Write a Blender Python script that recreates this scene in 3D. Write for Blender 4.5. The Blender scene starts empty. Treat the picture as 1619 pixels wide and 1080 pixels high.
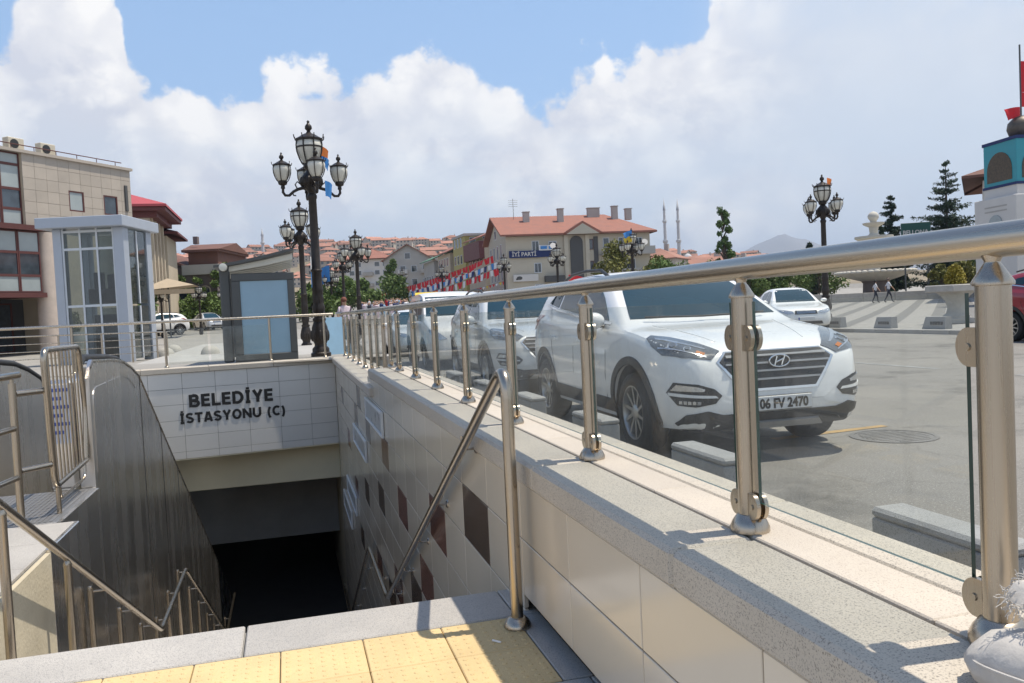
import bpy, bmesh, math, random
import numpy as np
from mathutils import Vector, Matrix
from mathutils.bvhtree import BVHTree

# ------------------------------------------------------------------ camera, sky, sun, exposure
S = bpy.context.scene
COL = S.collection
R_ = math.radians
YAW, PITCH, ROLL, EYE = .2662, -.0392, -.0478, 1.295
cd = bpy.data.cameras.new('camera'); cam = bpy.data.objects.new('camera', cd); COL.objects.link(cam)
_F = Vector((math.sin(YAW)*math.cos(PITCH), math.cos(YAW)*math.cos(PITCH), math.sin(PITCH)))
_Rt = Vector((math.cos(YAW), -math.sin(YAW), 0)); _U = _Rt.cross(_F)
_R2 = _Rt*math.cos(ROLL)+_U*math.sin(ROLL); _U2 = -_Rt*math.sin(ROLL)+_U*math.cos(ROLL)
cam.matrix_world = Matrix(((_R2.x, _U2.x, -_F.x, 0), (_R2.y, _U2.y, -_F.y, 0), (_R2.z, _U2.z, -_F.z, EYE), (0, 0, 0, 1)))
cd.sensor_width = 36; cd.lens = 36*1300/1619; cd.clip_start = .05; cd.clip_end = 40000
S.camera = cam
S.render.resolution_x = 1024; S.render.resolution_y = 683
S.view_settings.view_transform = 'Standard'; S.view_settings.look = 'None'
S.view_settings.gamma = 1; S.view_settings.use_curve_mapping = False
S.view_settings.exposure = 0.28
S.cycles.use_denoising = True
S.cycles.max_bounces = 8; S.cycles.transparent_max_bounces = 24
S.cycles.caustics_reflective = False; S.cycles.caustics_refractive = False
try: S.cycles.sample_clamp_indirect = 6
except Exception: pass

SUN_DIR = Vector((.36, -.03, 1.0)).normalized()        # towards the sun
sl = bpy.data.lights.new('sun', 'SUN'); sl.energy = 4.2; sl.angle = R_(.53); sl.color = (1, .915, .785)
sun = bpy.data.objects.new('sun', sl); COL.objects.link(sun)
sun.rotation_euler = SUN_DIR.to_track_quat('Z', 'Y').to_euler()
sun.location = (20, -5, 60)
SUN_EL = math.asin(SUN_DIR.z); SUN_AZ = math.atan2(SUN_DIR.x, SUN_DIR.y)

W = bpy.data.worlds.new('World'); S.world = W; W.use_nodes = True
def build_sky():
    nt = W.node_tree; N = nt.nodes; L = nt.links
    N.clear()
    out = N.new('ShaderNodeOutputWorld'); bg = N.new('ShaderNodeBackground'); L.new(bg.outputs[0], out.inputs[0])
    sky = N.new('ShaderNodeTexSky'); sky.sky_type = 'NISHITA'; sky.sun_disc = False
    sky.sun_elevation = SUN_EL; sky.sun_rotation = SUN_AZ; sky.altitude = 900; sky.air_density = 1.0; sky.dust_density = 1.2; sky.ozone_density = 1.5
    def math_(op, a, b=None, c=None, clamp=False):
        n = N.new('ShaderNodeMath'); n.operation = op; n.use_clamp = clamp
        for i, v in enumerate((a, b, c)):
            if v is None: continue
            if isinstance(v, (int, float)): n.inputs[i].default_value = v
            else: L.new(v, n.inputs[i])
        return n.outputs[0]
    tc = N.new('ShaderNodeTexCoord'); sp = N.new('ShaderNodeSeparateXYZ'); L.new(tc.outputs['Generated'], sp.inputs[0])
    x, y, z = sp.outputs
    az = math_('ARCTAN2', x, y)                                   # 0 = along the railing, + to the right
    hor = math_('SQRT', math_('ADD', math_('MULTIPLY', x, x), math_('MULTIPLY', y, y)))
    el = math_('ARCTAN2', z, hor)
    cv = N.new('ShaderNodeCombineXYZ'); L.new(az, cv.inputs[0]); L.new(el, cv.inputs[1])
    def noise(vec, scale, det, rough, dist=0., off=(0, 0, 0), sc=(1, 1, 1)):
        mp = N.new('ShaderNodeMapping'); L.new(vec, mp.inputs[0]); mp.inputs['Location'].default_value = off; mp.inputs['Scale'].default_value = sc
        n = N.new('ShaderNodeTexNoise'); n.inputs['Scale'].default_value = scale; n.inputs['Detail'].default_value = det
        n.inputs['Roughness'].default_value = rough; n.inputs['Distortion'].default_value = dist
        L.new(mp.outputs[0], n.inputs['Vector']); return n.outputs[0]
    def sstep(v, lo, hi):
        m = N.new('ShaderNodeMapRange'); m.interpolation_type = 'SMOOTHSTEP'; L.new(v, m.inputs[0])
        m.inputs[1].default_value = lo; m.inputs[2].default_value = hi; return m.outputs[0]
    def mixc(f, a, b):
        m = N.new('ShaderNodeMix'); m.data_type = 'RGBA'
        if isinstance(f, (int, float)): m.inputs[0].default_value = f
        else: L.new(f, m.inputs[0])
        for s, v in ((6, a), (7, b)):
            if isinstance(v, tuple): m.inputs[s].default_value = (*v, 1)
            else: L.new(v, m.inputs[s])
        return m.outputs[2]
    # height of the cumulus bank all round the horizon (radians of elevation against azimuth / pi)
    fc = N.new('ShaderNodeFloatCurve'); L.new(math_('DIVIDE', math_('ADD', az, .45), 1.25, None, True), fc.inputs['Value'])
    cu = fc.mapping.curves[0]
    PTS = SKY_PTS
    for i, (a, e) in enumerate(PTS):
        px = (a+.45)/1.25
        if i < 2: p = cu.points[i]; p.location = (px, e)
        else: p = cu.points.new(px, e)
        p.handle_type = 'AUTO'
    fc.mapping.update()
    top = fc.outputs[0]
    puff = noise(cv.outputs[0], 9, 9, .62, .35, (3.1, 1.7, 0), (1, 1.15, 1))
    puff2 = noise(cv.outputs[0], 34, 7, .62, .2, (1.1, 4.7, 0), (1, 1.15, 1))
    vor = N.new('ShaderNodeTexVoronoi'); vor.inputs['Scale'].default_value = 15; vor.feature = 'SMOOTH_F1'; vor.inputs['Smoothness'].default_value = .35
    wv = N.new('ShaderNodeVectorMath'); wv.operation = 'ADD'
    nv = N.new('ShaderNodeTexNoise'); nv.inputs['Scale'].default_value = 22; nv.inputs['Detail'].default_value = 5; L.new(cv.outputs[0], nv.inputs['Vector'])
    vm = N.new('ShaderNodeVectorMath'); vm.operation = 'SCALE'; L.new(nv.outputs['Color'], vm.inputs[0]); vm.inputs['Scale'].default_value = .09
    L.new(cv.outputs[0], wv.inputs[0]); L.new(vm.outputs[0], wv.inputs[1]); L.new(wv.outputs[0], vor.inputs['Vector'])
    bub = math_('SUBTRACT', .55, vor.outputs['Distance'])
    edge = math_('ADD', math_('MULTIPLY', math_('SUBTRACT', puff, .5), .075), math_('MULTIPLY', math_('SUBTRACT', puff2, .5), .06))
    edge = math_('ADD', edge, math_('MULTIPLY', math_('SUBTRACT', bub, .2), .07))
    d = math_('ADD', math_('SUBTRACT', top, el), edge)             # > 0 inside the cloud
    crisp = sstep(d, -.004, .018)
    soft = sstep(math_('ADD', d, .0), -.10, .12)
    hazeR = sstep(az, .47, .68)                                    # the veil thickens to the right and stays all round
    hazeR2 = sstep(math_('ABSOLUTE', math_('SUBTRACT', az, .2)), .35, .75)
    cover = math_('ADD', math_('MULTIPLY', crisp, math_('SUBTRACT', 1, hazeR)), math_('MULTIPLY', soft, hazeR))
    # body of the bank: bright heads, lilac grey folds, pale blue gaps near the horizon
    fold = noise(cv.outputs[0], 6.5, 7, .6, .5, (9.3, 2.2, 0), (1, 1.5, 1))
    fold2 = noise(cv.outputs[0], 17, 6, .6, .3, (2.3, 7.2, 0), (1, 1.3, 1))
    head = sstep(math_('SUBTRACT', d, math_('MULTIPLY', math_('SUBTRACT', fold2, .5), .12)), .20, .02)
    lit = math_('ADD', math_('ADD', math_('MULTIPLY', head, .7), .12), math_('MULTIPLY', sstep(math_('ADD', fold, math_('MULTIPLY', math_('SUBTRACT', fold2, .5), .5)), .36, .62), .7), None, True)
    lit = math_('ADD', lit, math_('MULTIPLY', math_('SUBTRACT', bub, .28), 1.5), None, True)
    lit = math_('MULTIPLY', lit, math_('SUBTRACT', 1, math_('MULTIPLY', hazeR, .72)))
    cloud = mixc(lit, CLOUD_DARK, CLOUD_LIT)
    gap = math_('MULTIPLY', sstep(el, .30, .06), sstep(noise(cv.outputs[0], 4.5, 6, .55, .3, (5.5, .4, 0), (1, 2.2, 1)), .36, .60))
    cloud = mixc(math_('MULTIPLY', gap, .85), cloud, CLOUD_GAP)
    cloud = mixc(math_('MULTIPLY', hazeR, .55), cloud, CLOUD_GAP)
    skyc = N.new('ShaderNodeVectorMath'); skyc.operation = 'SCALE'; L.new(sky.outputs[0], skyc.inputs[0]); skyc.inputs['Scale'].default_value = SKY_GAIN
    pale = mixc(math_('ADD', math_('MULTIPLY', sstep(el, .75, .30), .55), .02), skyc.outputs[0], (3.4, 5.4, 8.4))
    veil = mixc(math_('MULTIPLY', hazeR, .55), pale, CLOUD_GAP)
    veil = mixc(math_('MULTIPLY', sstep(el, .22, .0), .7), veil, CLOUD_GAP)
    col = mixc(math_('MULTIPLY', cover, .96), veil, cloud)
    L.new(col, bg.inputs[0]); bg.inputs[1].default_value = .1
SKY_GAIN = 1.35
CLOUD_LIT = (9.3, 9.05, 8.75); CLOUD_DARK = (6.2, 6.3, 6.9); CLOUD_GAP = (5.7, 6.5, 7.5)
SKY_PTS = [(-.45, .30), (.80, .36), (-.36, .285), (-.3037, .285), (-.2703, .305), (-.2504, .35), (-.2075, .385), (-.1611, .355), (-.1518, .307), (-.1284, .276), (-.0898, .266), (-.0627, .27), (-.038, .283), (-.0132, .29), (.0144, .282), (.0434, .288), (.0622, .298), (.0954, .304), (.1281, .294), (.1547, .302), (.1781, .317), (.2045, .317), (.23, .299), (.2478, .277), (.2742, .272), (.3113, .253), (.3461, .268), (.3598, .285), (.3887, .291), (.4265, .30), (.4421, .317), (.4753, .322), (.5093, .323), (.5198, .353), (.6074, .372)]
build_sky()

# ------------------------------------------------------------------ helpers
random.seed(7); RNG = np.random.default_rng(7)
class MB:
    def __init__(s): s.v = []; s.f = []; s.m = []; s.mi = 0
    def add(s, vs, fs):
        b = len(s.v); s.v += [tuple(v) for v in vs]
        for f in fs: s.f.append(tuple(b+i for i in f)); s.m.append(s.mi)
        return s
    def poly(s, pts): return s.add(pts, [tuple(range(len(pts)))])
    def box(s, lo, hi, bev=0., M=None):
        lo = list(lo); hi = list(hi)
        for i in range(3):
            if lo[i] > hi[i]: lo[i], hi[i] = hi[i], lo[i]
        if bev <= 0:
            vs = [(x, y, z) for z in (lo[2], hi[2]) for y in (lo[1], hi[1]) for x in (lo[0], hi[0])]
            fs = [(0, 2, 3, 1), (4, 5, 7, 6), (0, 1, 5, 4), (2, 6, 7, 3), (0, 4, 6, 2), (1, 3, 7, 5)]
        else:
            b = min(bev, *[(hi[i]-lo[i])*.45 for i in range(3)])
            vs = []; idx = {}
            for sx in (0, 1):
                for sy in (0, 1):
                    for sz in (0, 1):
                        c = [(lo, hi)[sx][0], (lo, hi)[sy][1], (lo, hi)[sz][2]]; d = [b*(1-2*sx), b*(1-2*sy), b*(1-2*sz)]
                        for a in range(3):
                            p = [c[k]+(0 if k == a else d[k]) for k in range(3)]
                            idx[(sx, sy, sz, a)] = len(vs); vs.append(p)
            I = idx; fs = []
            fs += [(I[0,0,0,0], I[0,0,1,0], I[0,1,1,0], I[0,1,0,0]), (I[1,0,0,0], I[1,1,0,0], I[1,1,1,0], I[1,0,1,0])]
            fs += [(I[0,0,0,1], I[1,0,0,1], I[1,0,1,1], I[0,0,1,1]), (I[0,1,0,1], I[0,1,1,1], I[1,1,1,1], I[1,1,0,1])]
            fs += [(I[0,0,0,2], I[0,1,0,2], I[1,1,0,2], I[1,0,0,2]), (I[0,0,1,2], I[1,0,1,2], I[1,1,1,2], I[0,1,1,2])]
            for a in (0, 1):
                for c in (0, 1):
                    fs.append((I[a,c,0,0], I[a,c,0,1], I[a,c,1,1], I[a,c,1,0]) if a != c else (I[a,c,0,1], I[a,c,0,0], I[a,c,1,0], I[a,c,1,1]))
                    fs.append((I[a,0,c,0], I[a,0,c,2], I[a,1,c,2], I[a,1,c,0]) if a == c else (I[a,0,c,2], I[a,0,c,0], I[a,1,c,0], I[a,1,c,2]))
                    fs.append((I[0,a,c,1], I[0,a,c,2], I[1,a,c,2], I[1,a,c,1]) if a != c else (I[0,a,c,2], I[0,a,c,1], I[1,a,c,1], I[1,a,c,2]))
            for sx in (0, 1):
                for sy in (0, 1):
                    for sz in (0, 1): fs.append((I[sx,sy,sz,0], I[sx,sy,sz,1], I[sx,sy,sz,2]))
        if M is not None: vs = [M @ Vector(v) for v in vs]
        return s.add(vs, fs)
    def tube(s, path, r, n=10, caps=True, closed=False):
        P = [Vector(p) for p in path]; k = len(P)
        rr = r if isinstance(r, (list, tuple)) else [r]*k
        T = []
        for i in range(k):
            a = P[(i-1) % k] if (closed or i > 0) else P[i]; b = P[(i+1) % k] if (closed or i < k-1) else P[i]
            t = (b-a); T.append(t.normalized() if t.length > 1e-9 else Vector((0, 0, 1)))
        up = Vector((0, 0, 1)) if abs(T[0].z) < .9 else Vector((1, 0, 0))
        nrm = (up-T[0]*up.dot(T[0])).normalized(); vs = []
        for i in range(k):
            if i:
                nrm = nrm-T[i]*nrm.dot(T[i]); nrm.normalize()
            bn = T[i].cross(nrm)
            for j in range(n):
                a = 2*math.pi*j/n; vs.append(P[i]+(nrm*math.cos(a)+bn*math.sin(a))*rr[i])
        fs = []
        for i in range(k if closed else k-1):
            for j in range(n):
                a = i*n+j; b = i*n+(j+1) % n; c = ((i+1) % k)*n+(j+1) % n; d = ((i+1) % k)*n+j
                fs.append((a, b, c, d))
        if caps and not closed: fs.append(tuple(range(n-1, -1, -1))); fs.append(tuple((k-1)*n+j for j in range(n)))
        return s.add(vs, fs)
    def lathe(s, prof, n=16, M=None, caps=True):
        vs = []; fs = []; k = len(prof)
        for r, z in prof:
            for j in range(n):
                a = 2*math.pi*j/n; vs.append((r*math.cos(a), r*math.sin(a), z))
        for i in range(k-1):
            for j in range(n): fs.append((i*n+j, i*n+(j+1) % n, (i+1)*n+(j+1) % n, (i+1)*n+j))
        if caps:
            if prof[0][0] > 1e-5: fs.append(tuple(range(n-1, -1, -1)))
            if prof[-1][0] > 1e-5: fs.append(tuple((k-1)*n+j for j in range(n)))
        if M is not None: vs = [M @ Vector(v) for v in vs]
        return s.add(vs, fs)
    def ball(s, c, r, nu=12, nv=8):
        r = r if isinstance(r, (tuple, list)) else (r, r, r)
        prof = [(math.sin(math.pi*i/nv), -math.cos(math.pi*i/nv)) for i in range(nv+1)]
        return s.lathe(prof, nu, Matrix.Translation(c) @ Matrix.Diagonal((*r, 1)), caps=False)
    def prism(s, poly, lo, hi, ax=1):
        # poly in the two remaining axes (order kept), extruded along ax
        def P(u, v, w):
            return ((w, u, v), (u, w, v), (u, v, w))[ax]
        n = len(poly); vs = [P(u, v, lo) for u, v in poly]+[P(u, v, hi) for u, v in poly]
        fs = [tuple(range(n)), tuple(range(2*n-1, n-1, -1))]
        fs += [(i, n+i, n+(i+1) % n, (i+1) % n) for i in range(n)]
        return s.add(vs, fs)
    def mesh(s, name, mats, smooth=False, ang=38, fixn=True):
        me = bpy.data.meshes.new(name); me.from_pydata(s.v, [], s.f)
        for m in (mats if isinstance(mats, (list, tuple)) else [mats]): me.materials.append(m)
        if len(me.materials) > 1: me.polygons.foreach_set('material_index', s.m)
        if fixn:
            bm = bmesh.new(); bm.from_mesh(me); bmesh.ops.remove_doubles(bm, verts=bm.verts, dist=1e-5) if smooth else None
            bmesh.ops.recalc_face_normals(bm, faces=bm.faces); bm.to_mesh(me); bm.free()
        if smooth:
            me.polygons.foreach_set('use_smooth', [True]*len(me.polygons)); me.set_sharp_from_angle(angle=R_(ang))
        me.update(); return me
    def build(s, name, mats, parent=None, smooth=False, ang=38, world=False, fixn=True, **kw):
        return put(name, s.mesh(name, mats, smooth, ang, fixn), parent, world, **kw)
ROOTM = {}
def put(name, me, parent=None, world=False, loc=None, rot=None):
    o = bpy.data.objects.new(name, me); COL.objects.link(o)
    if loc is not None: o.location = loc
    if rot is not None: o.rotation_euler = rot
    if parent is not None:
        o.parent = parent
        if world: o.matrix_parent_inverse = ROOTM[parent.name].inverted()
    ROOTM[o.name] = Matrix.Translation(o.location) @ o.rotation_euler.to_matrix().to_4x4()
    return o
def tag(o, label=None, cat=None, group=None, kind=None):
    if label: o['label'] = label
    if cat: o['category'] = cat
    if group: o['group'] = group
    if kind: o['kind'] = kind
    return o
def thing(name, label, cat, loc=(0, 0, 0), rz=0., group=None):
    o = put(name, None, loc=loc, rot=(0, 0, rz)); return tag(o, label, cat, group)
def struct(name, mb, m, smooth=False):
    return tag(mb.build(name, m, smooth=smooth), kind='structure')
def children(o): return [c for c in bpy.data.objects if c.parent == o]
def copy_tree(o, loc=None, rz=None, label=None, group=None, scale=None):
    kids = {}
    for c in bpy.data.objects:
        if c.parent: kids.setdefault(c.parent.name, []).append(c)
    def rec(a, par):
        c = a.copy(); COL.objects.link(c)
        if par is not None: c.parent = par
        for k in kids.get(a.name, []): rec(k, c)
        return c
    c = rec(o, None)
    if loc is not None: c.location = loc
    if rz is not None: c.rotation_euler = (0, 0, rz)
    if scale: c.scale = (scale,)*3
    if label: c['label'] = label
    if group: c['group'] = group
    return c
def TR(x, y, z=0., rz=0.): return Matrix.Translation((x, y, z)) @ Matrix.Rotation(rz, 4, 'Z')

# ------------------------------------------------------------------ materials
MATS = {}
def lin(r, g, b): return tuple(((c/255)/12.92 if c/255 <= .04045 else ((c/255+.055)/1.055)**2.4) for c in (r, g, b))
def pm(name, col, rough=.6, metal=0., var=.12, vs=3., bump=0., bs=60., coat=0., spec=.5, rnd=0., speck=None, emit=None, streak=None, aniso=None):
    """procedural principled material: large-scale tone noise, optional speckle, bump, per-object variation"""
    m = bpy.data.materials.new(name); m.use_nodes = True; nt = m.node_tree; N = nt.nodes; L = nt.links
    b = N['Principled BSDF']; b.inputs['Roughness'].default_value = rough; b.inputs['Metallic'].default_value = metal
    b.inputs['Specular IOR Level'].default_value = spec
    if coat: b.inputs['Coat Weight'].default_value = coat; b.inputs['Coat Roughness'].default_value = .04
    geo = N.new('ShaderNodeNewGeometry'); pos = geo.outputs['Position']
    if streak:
        mp = N.new('ShaderNodeMapping'); L.new(pos, mp.inputs[0]); mp.inputs['Scale'].default_value = streak; vec = mp.outputs[0]
    else: vec = pos
    n1 = N.new('ShaderNodeTexNoise'); n1.inputs['Scale'].default_value = vs; n1.inputs['Detail'].default_value = 6; n1.inputs['Roughness'].default_value = .62
    L.new(vec, n1.inputs['Vector'])
    mr = N.new('ShaderNodeMapRange'); mr.inputs[1].default_value = .25; mr.inputs[2].default_value = .75
    mr.inputs[3].default_value = 1-var; mr.inputs[4].default_value = 1+var; L.new(n1.outputs[0], mr.inputs[0])
    fac = mr.outputs[0]
    if rnd:
        oi = N.new('ShaderNodeObjectInfo'); m2 = N.new('ShaderNodeMapRange'); m2.inputs[3].default_value = 1-rnd; m2.inputs[4].default_value = 1+rnd
        L.new(oi.outputs['Random'], m2.inputs[0]); mm = N.new('ShaderNodeMath'); mm.operation = 'MULTIPLY'; L.new(fac, mm.inputs[0]); L.new(m2.outputs[0], mm.inputs[1]); fac = mm.outputs[0]
    vm = N.new('ShaderNodeVectorMath'); vm.operation = 'SCALE'; vm.inputs[0].default_value = col; L.new(fac, vm.inputs['Scale'])
    c = vm.outputs[0]
    if speck:                                           # (colour, scale, threshold, width)
        sc, ss, th, wd = speck
        n2 = N.new('ShaderNodeTexNoise'); n2.inputs['Scale'].default_value = ss; n2.inputs['Detail'].default_value = 2; n2.inputs['Roughness'].default_value = .7; L.new(pos, n2.inputs['Vector'])
        r2 = N.new('ShaderNodeMapRange'); r2.inputs[1].default_value = th; r2.inputs[2].default_value = th+wd; L.new(n2.outputs[0], r2.inputs[0])
        mx = N.new('ShaderNodeMix'); mx.data_type = 'RGBA'; L.new(r2.outputs[0], mx.inputs[0]); L.new(c, mx.inputs[6]); mx.inputs[7].default_value = (*sc, 1); c = mx.outputs[2]
    L.new(c, b.inputs['Base Color'])
    # roughness follows the same noise a little
    rr = N.new('ShaderNodeMapRange'); rr.inputs[1].default_value = .25; rr.inputs[2].default_value = .75; rr.inputs[3].default_value = max(.02, rough*.82); rr.inputs[4].default_value = min(1, rough*1.18)
    L.new(n1.outputs[0], rr.inputs[0]); L.new(rr.outputs[0], b.inputs['Roughness'])
    if bump:
        n3 = N.new('ShaderNodeTexNoise'); n3.inputs['Scale'].default_value = bs; n3.inputs['Detail'].default_value = 4; L.new(vec, n3.inputs['Vector'])
        bp = N.new('ShaderNodeBump'); bp.inputs['Strength'].default_value = bump; bp.inputs['Distance'].default_value = .01; L.new(n3.outputs[0], bp.inputs['Height']); L.new(bp.outputs[0], b.inputs['Normal'])
    if emit: b.inputs['Emission Color'].default_value = (*emit[0], 1); b.inputs['Emission Strength'].default_value = emit[1]
    MATS[name] = m; return m
def glassmat(name, tint=(1, 1, 1), refl=1.0, dirt=.0, dirtcol=(.8, .8, .78), rough=.02, body=None):
    """pane: clear transmission, fresnel reflection, a film of dust"""
    m = bpy.data.materials.new(name); m.use_nodes = True; nt = m.node_tree; N = nt.nodes; L = nt.links; N.clear()
    out = N.new('ShaderNodeOutputMaterial'); tr = N.new('ShaderNodeBsdfTransparent'); tr.inputs[0].default_value = (*tint, 1)
    gl = N.new('ShaderNodeBsdfGlossy'); gl.inputs['Roughness'].default_value = rough
    fr = N.new('ShaderNodeFresnel'); gb = N.new('ShaderNodeNewGeometry'); ir = N.new('ShaderNodeMapRange')
    ir.inputs[3].default_value = 1.5; ir.inputs[4].default_value = 1/1.5; L.new(gb.outputs['Backfacing'], ir.inputs[0]); L.new(ir.outputs[0], fr.inputs[0])
    fm = N.new('ShaderNodeMath'); fm.operation = 'MULTIPLY'; L.new(fr.outputs[0], fm.inputs[0]); fm.inputs[1].default_value = refl
    mx = N.new('ShaderNodeMixShader'); L.new(fm.outputs[0], mx.inputs[0])
    base = tr.outputs[0]
    df = N.new('ShaderNodeBsdfDiffuse'); df.inputs[0].default_value = (*dirtcol, 1)
    geo = N.new('ShaderNodeNewGeometry'); n1 = N.new('ShaderNodeTexNoise'); n1.inputs['Scale'].default_value = 4; n1.inputs['Detail'].default_value = 7; L.new(geo.outputs['Position'], n1.inputs['Vector'])
    mr = N.new('ShaderNodeMapRange'); mr.inputs[1].default_value = .3; mr.inputs[2].default_value = .75; mr.inputs[3].default_value = dirt*.4; mr.inputs[4].default_value = dirt*1.6; L.new(n1.outputs[0], mr.inputs[0])
    m2 = N.new('ShaderNodeMixShader'); L.new(mr.outputs[0], m2.inputs[0]); L.new(base, m2.inputs[1]); L.new(df.outputs[0], m2.inputs[2])
    L.new(m2.outputs[0], mx.inputs[1]); L.new(gl.outputs[0], mx.inputs[2]); L.new(mx.outputs[0], out.inputs[0])
    MATS[name] = m; return m

GRAN = pm('granite coping', (.55, .49, .405), .55, var=.10, vs=2, bump=.25, bs=150, speck=((.25, .22, .185), 230, .54, .10))
GRANP = pm('pink granite strip', (.57, .505, .42), .55, var=.08, vs=2.5, bump=.25, bs=220, speck=((.40, .33, .27), 230, .56, .10), rnd=.05)
GRANG = pm('grey granite slab', (.47, .445, .41), .6, var=.12, vs=2.2, bump=.3, bs=200, speck=((.24, .23, .225), 220, .54, .10), rnd=.06)
GRAND = pm('grey granite block', (.34, .34, .33), .7, var=.14, vs=3, bump=.3, bs=160, speck=((.17, .17, .17), 170, .56, .08), rnd=.06)
TILE = pm('cream ceramic tile', (.70, .61, .48), .16, var=.04, vs=1.1, rnd=.05, spec=.6)
TILEW = pm('pale fascia tile', (.66, .64, .60), .35, var=.04, vs=1.3, rnd=.03)
TILEB = pm('brown ceramic tile', (.14, .10, .075), .16, var=.15, vs=3, rnd=.15, spec=.6)
TILER = pm('red brown ceramic tile', (.24, .12, .09), .16, var=.15, vs=3, rnd=.15, spec=.6)
TAC = pm('yellow tactile tile', (.66, .495, .255), .75, var=.10, vs=4, bump=.3, bs=150, rnd=.05, speck=((.5, .34, .15), 90, .64, .1))
DARK = pm('dark joint', (.05, .047, .043), .9, var=.2)
CONC = pm('weathered cream plaster', (.52, .46, .34), .85, var=.16, vs=2.5, bump=.4, bs=40)
CONCG = pm('grey concrete', (.40, .39, .37), .85, var=.15, vs=1.5, bump=.4, bs=50)
ASPH = pm('sun bleached asphalt', (.215, .203, .183), .9, var=.28, vs=.32, bump=.5, bs=90, speck=((.34, .33, .31), 70, .57, .08))
def roughen(mat, crack=.55, stain=.35):
    nt = mat.node_tree; N = nt.nodes; L = nt.links; b = N['Principled BSDF']; src = b.inputs['Base Color'].links[0].from_socket; pos = N['Geometry'].outputs['Position']
    nz = N.new('ShaderNodeTexNoise'); nz.inputs['Scale'].default_value = 1.3; nz.inputs['Detail'].default_value = 8; L.new(pos, nz.inputs['Vector'])
    sc = N.new('ShaderNodeVectorMath'); sc.operation = 'SCALE'; sc.inputs['Scale'].default_value = 1.4; L.new(nz.outputs['Color'], sc.inputs[0]); ad = N.new('ShaderNodeVectorMath'); L.new(pos, ad.inputs[0]); L.new(sc.outputs[0], ad.inputs[1])
    vo = N.new('ShaderNodeTexVoronoi'); vo.feature = 'DISTANCE_TO_EDGE'; vo.inputs['Scale'].default_value = .55; L.new(ad.outputs[0], vo.inputs['Vector'])
    mr = N.new('ShaderNodeMapRange'); mr.inputs[1].default_value = 0; mr.inputs[2].default_value = .012; mr.inputs[3].default_value = crack; mr.inputs[4].default_value = 1; L.new(vo.outputs['Distance'], mr.inputs[0])
    n2 = N.new('ShaderNodeTexNoise'); n2.inputs['Scale'].default_value = .8; n2.inputs['Detail'].default_value = 7; n2.inputs['Roughness'].default_value = .65; L.new(pos, n2.inputs['Vector'])
    m2 = N.new('ShaderNodeMapRange'); m2.inputs[1].default_value = .34; m2.inputs[2].default_value = .46; m2.inputs[3].default_value = 1-stain; m2.inputs[4].default_value = 1; L.new(n2.outputs[0], m2.inputs[0])
    mm = N.new('ShaderNodeMath'); mm.operation = 'MULTIPLY'; L.new(mr.outputs[0], mm.inputs[0]); L.new(m2.outputs[0], mm.inputs[1])
    vs_ = N.new('ShaderNodeVectorMath'); vs_.operation = 'SCALE'; L.new(src, vs_.inputs[0]); L.new(mm.outputs[0], vs_.inputs['Scale']); L.new(vs_.outputs[0], b.inputs['Base Color'])
roughen(ASPH, .78, .40)
PAVE = pm('plaza paving', (.36, .345, .315), .8, var=.14, vs=.8, bump=.3, bs=60)
STEEL = pm('brushed stainless steel', (.46, .40, .325), .27, 1., var=.05, vs=1.2, streak=(25, 25, .6))
STEELH = pm('brushed stainless rail', (.52, .46, .38), .27, 1., var=.05, vs=1.2, streak=(20, .5, 20))
STEELP = pm('stainless cladding panel', (.78, .745, .70), .27, 1., var=.03, vs=1.2, streak=(1, 2.2, .3))
STEELN = pm('stainless tube', (.46, .40, .325), .26, 1., var=.04, vs=.7)
BLACKR = pm('black rubber', (.02, .02, .02), .5, var=.2)
BLACKP = pm('black plastic', (.025, .025, .026), .45, var=.2)
GLASS = glassmat('clear railing glass', (.945, .965, .955), .6, .04)
GLASSE = pm('green glass edge', (.03, .075, .06), .15, var=.1, spec=.7)
LETTER = pm('black sign letter', (.012, .012, .012), .4, var=.1)
# ------------------------------------------------------------------ near structure: landing, stairwell, retaining wall
WX = 1.0                                    # face of the tiled wall
LZ = -.12                                   # landing level
SL = .537                                   # stair slope
# road sheet near the camera and the forecourt, open over the stairwell
m = MB()
def sheet(x0, y0, x1, y1, z, nx=1, ny=1, zf=None):
    global m
    for i in range(nx):
        for j in range(ny):
            a, b = x0+(x1-x0)*i/nx, x0+(x1-x0)*(i+1)/nx; c, d = y0+(y1-y0)*j/ny, y0+(y1-y0)*(j+1)/ny
            m.poly([(a, c, z), (b, c, z), (b, d, z), (a, d, z)])
m = MB(); sheet(1.56, -25, 18.8, 60, 0); struct('road', m, ASPH)

# landing with granite edge slabs and yellow tactile tiles
m = MB(); m.box((-9, -6, LZ-.4), (1.07, 3.98, LZ-.028)); m.box((-9, 3.98, LZ-.4), (-1.60, 6.72, LZ-.028))
landing = struct('landing_floor', m, CONCG)
def piece(me, par, loc, name): return put(name, me, par, loc=loc)
tb = MB(); tb.box((-.1715, -.1715, -.026), (.1715, .1715, 0), .004)
for i in range(7):
    for j in range(7):
        tb.lathe([(.0125, 0), (.008, .0035)], 6, Matrix.Translation(((i-3)*.047, (j-3)*.047, -.0002)))
tact = tb.mesh('tactile_tile', TAC)
for r in range(2):
    for k in range(-4, 2):
        piece(tact, landing, (.4165+.347*k, 3.448-.347*r, LZ), 'tactile_tile')
sb = MB(); sb.box((-.60, -.18, -.026), (.60, .18, 0), .006); edge = sb.mesh('edge_slab', GRANG)
for x in (-2.0+.53, -.865, .345): 
    if x > -1.4: piece(edge, landing, (x+.0, 3.815, LZ), 'edge_slab')
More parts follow.
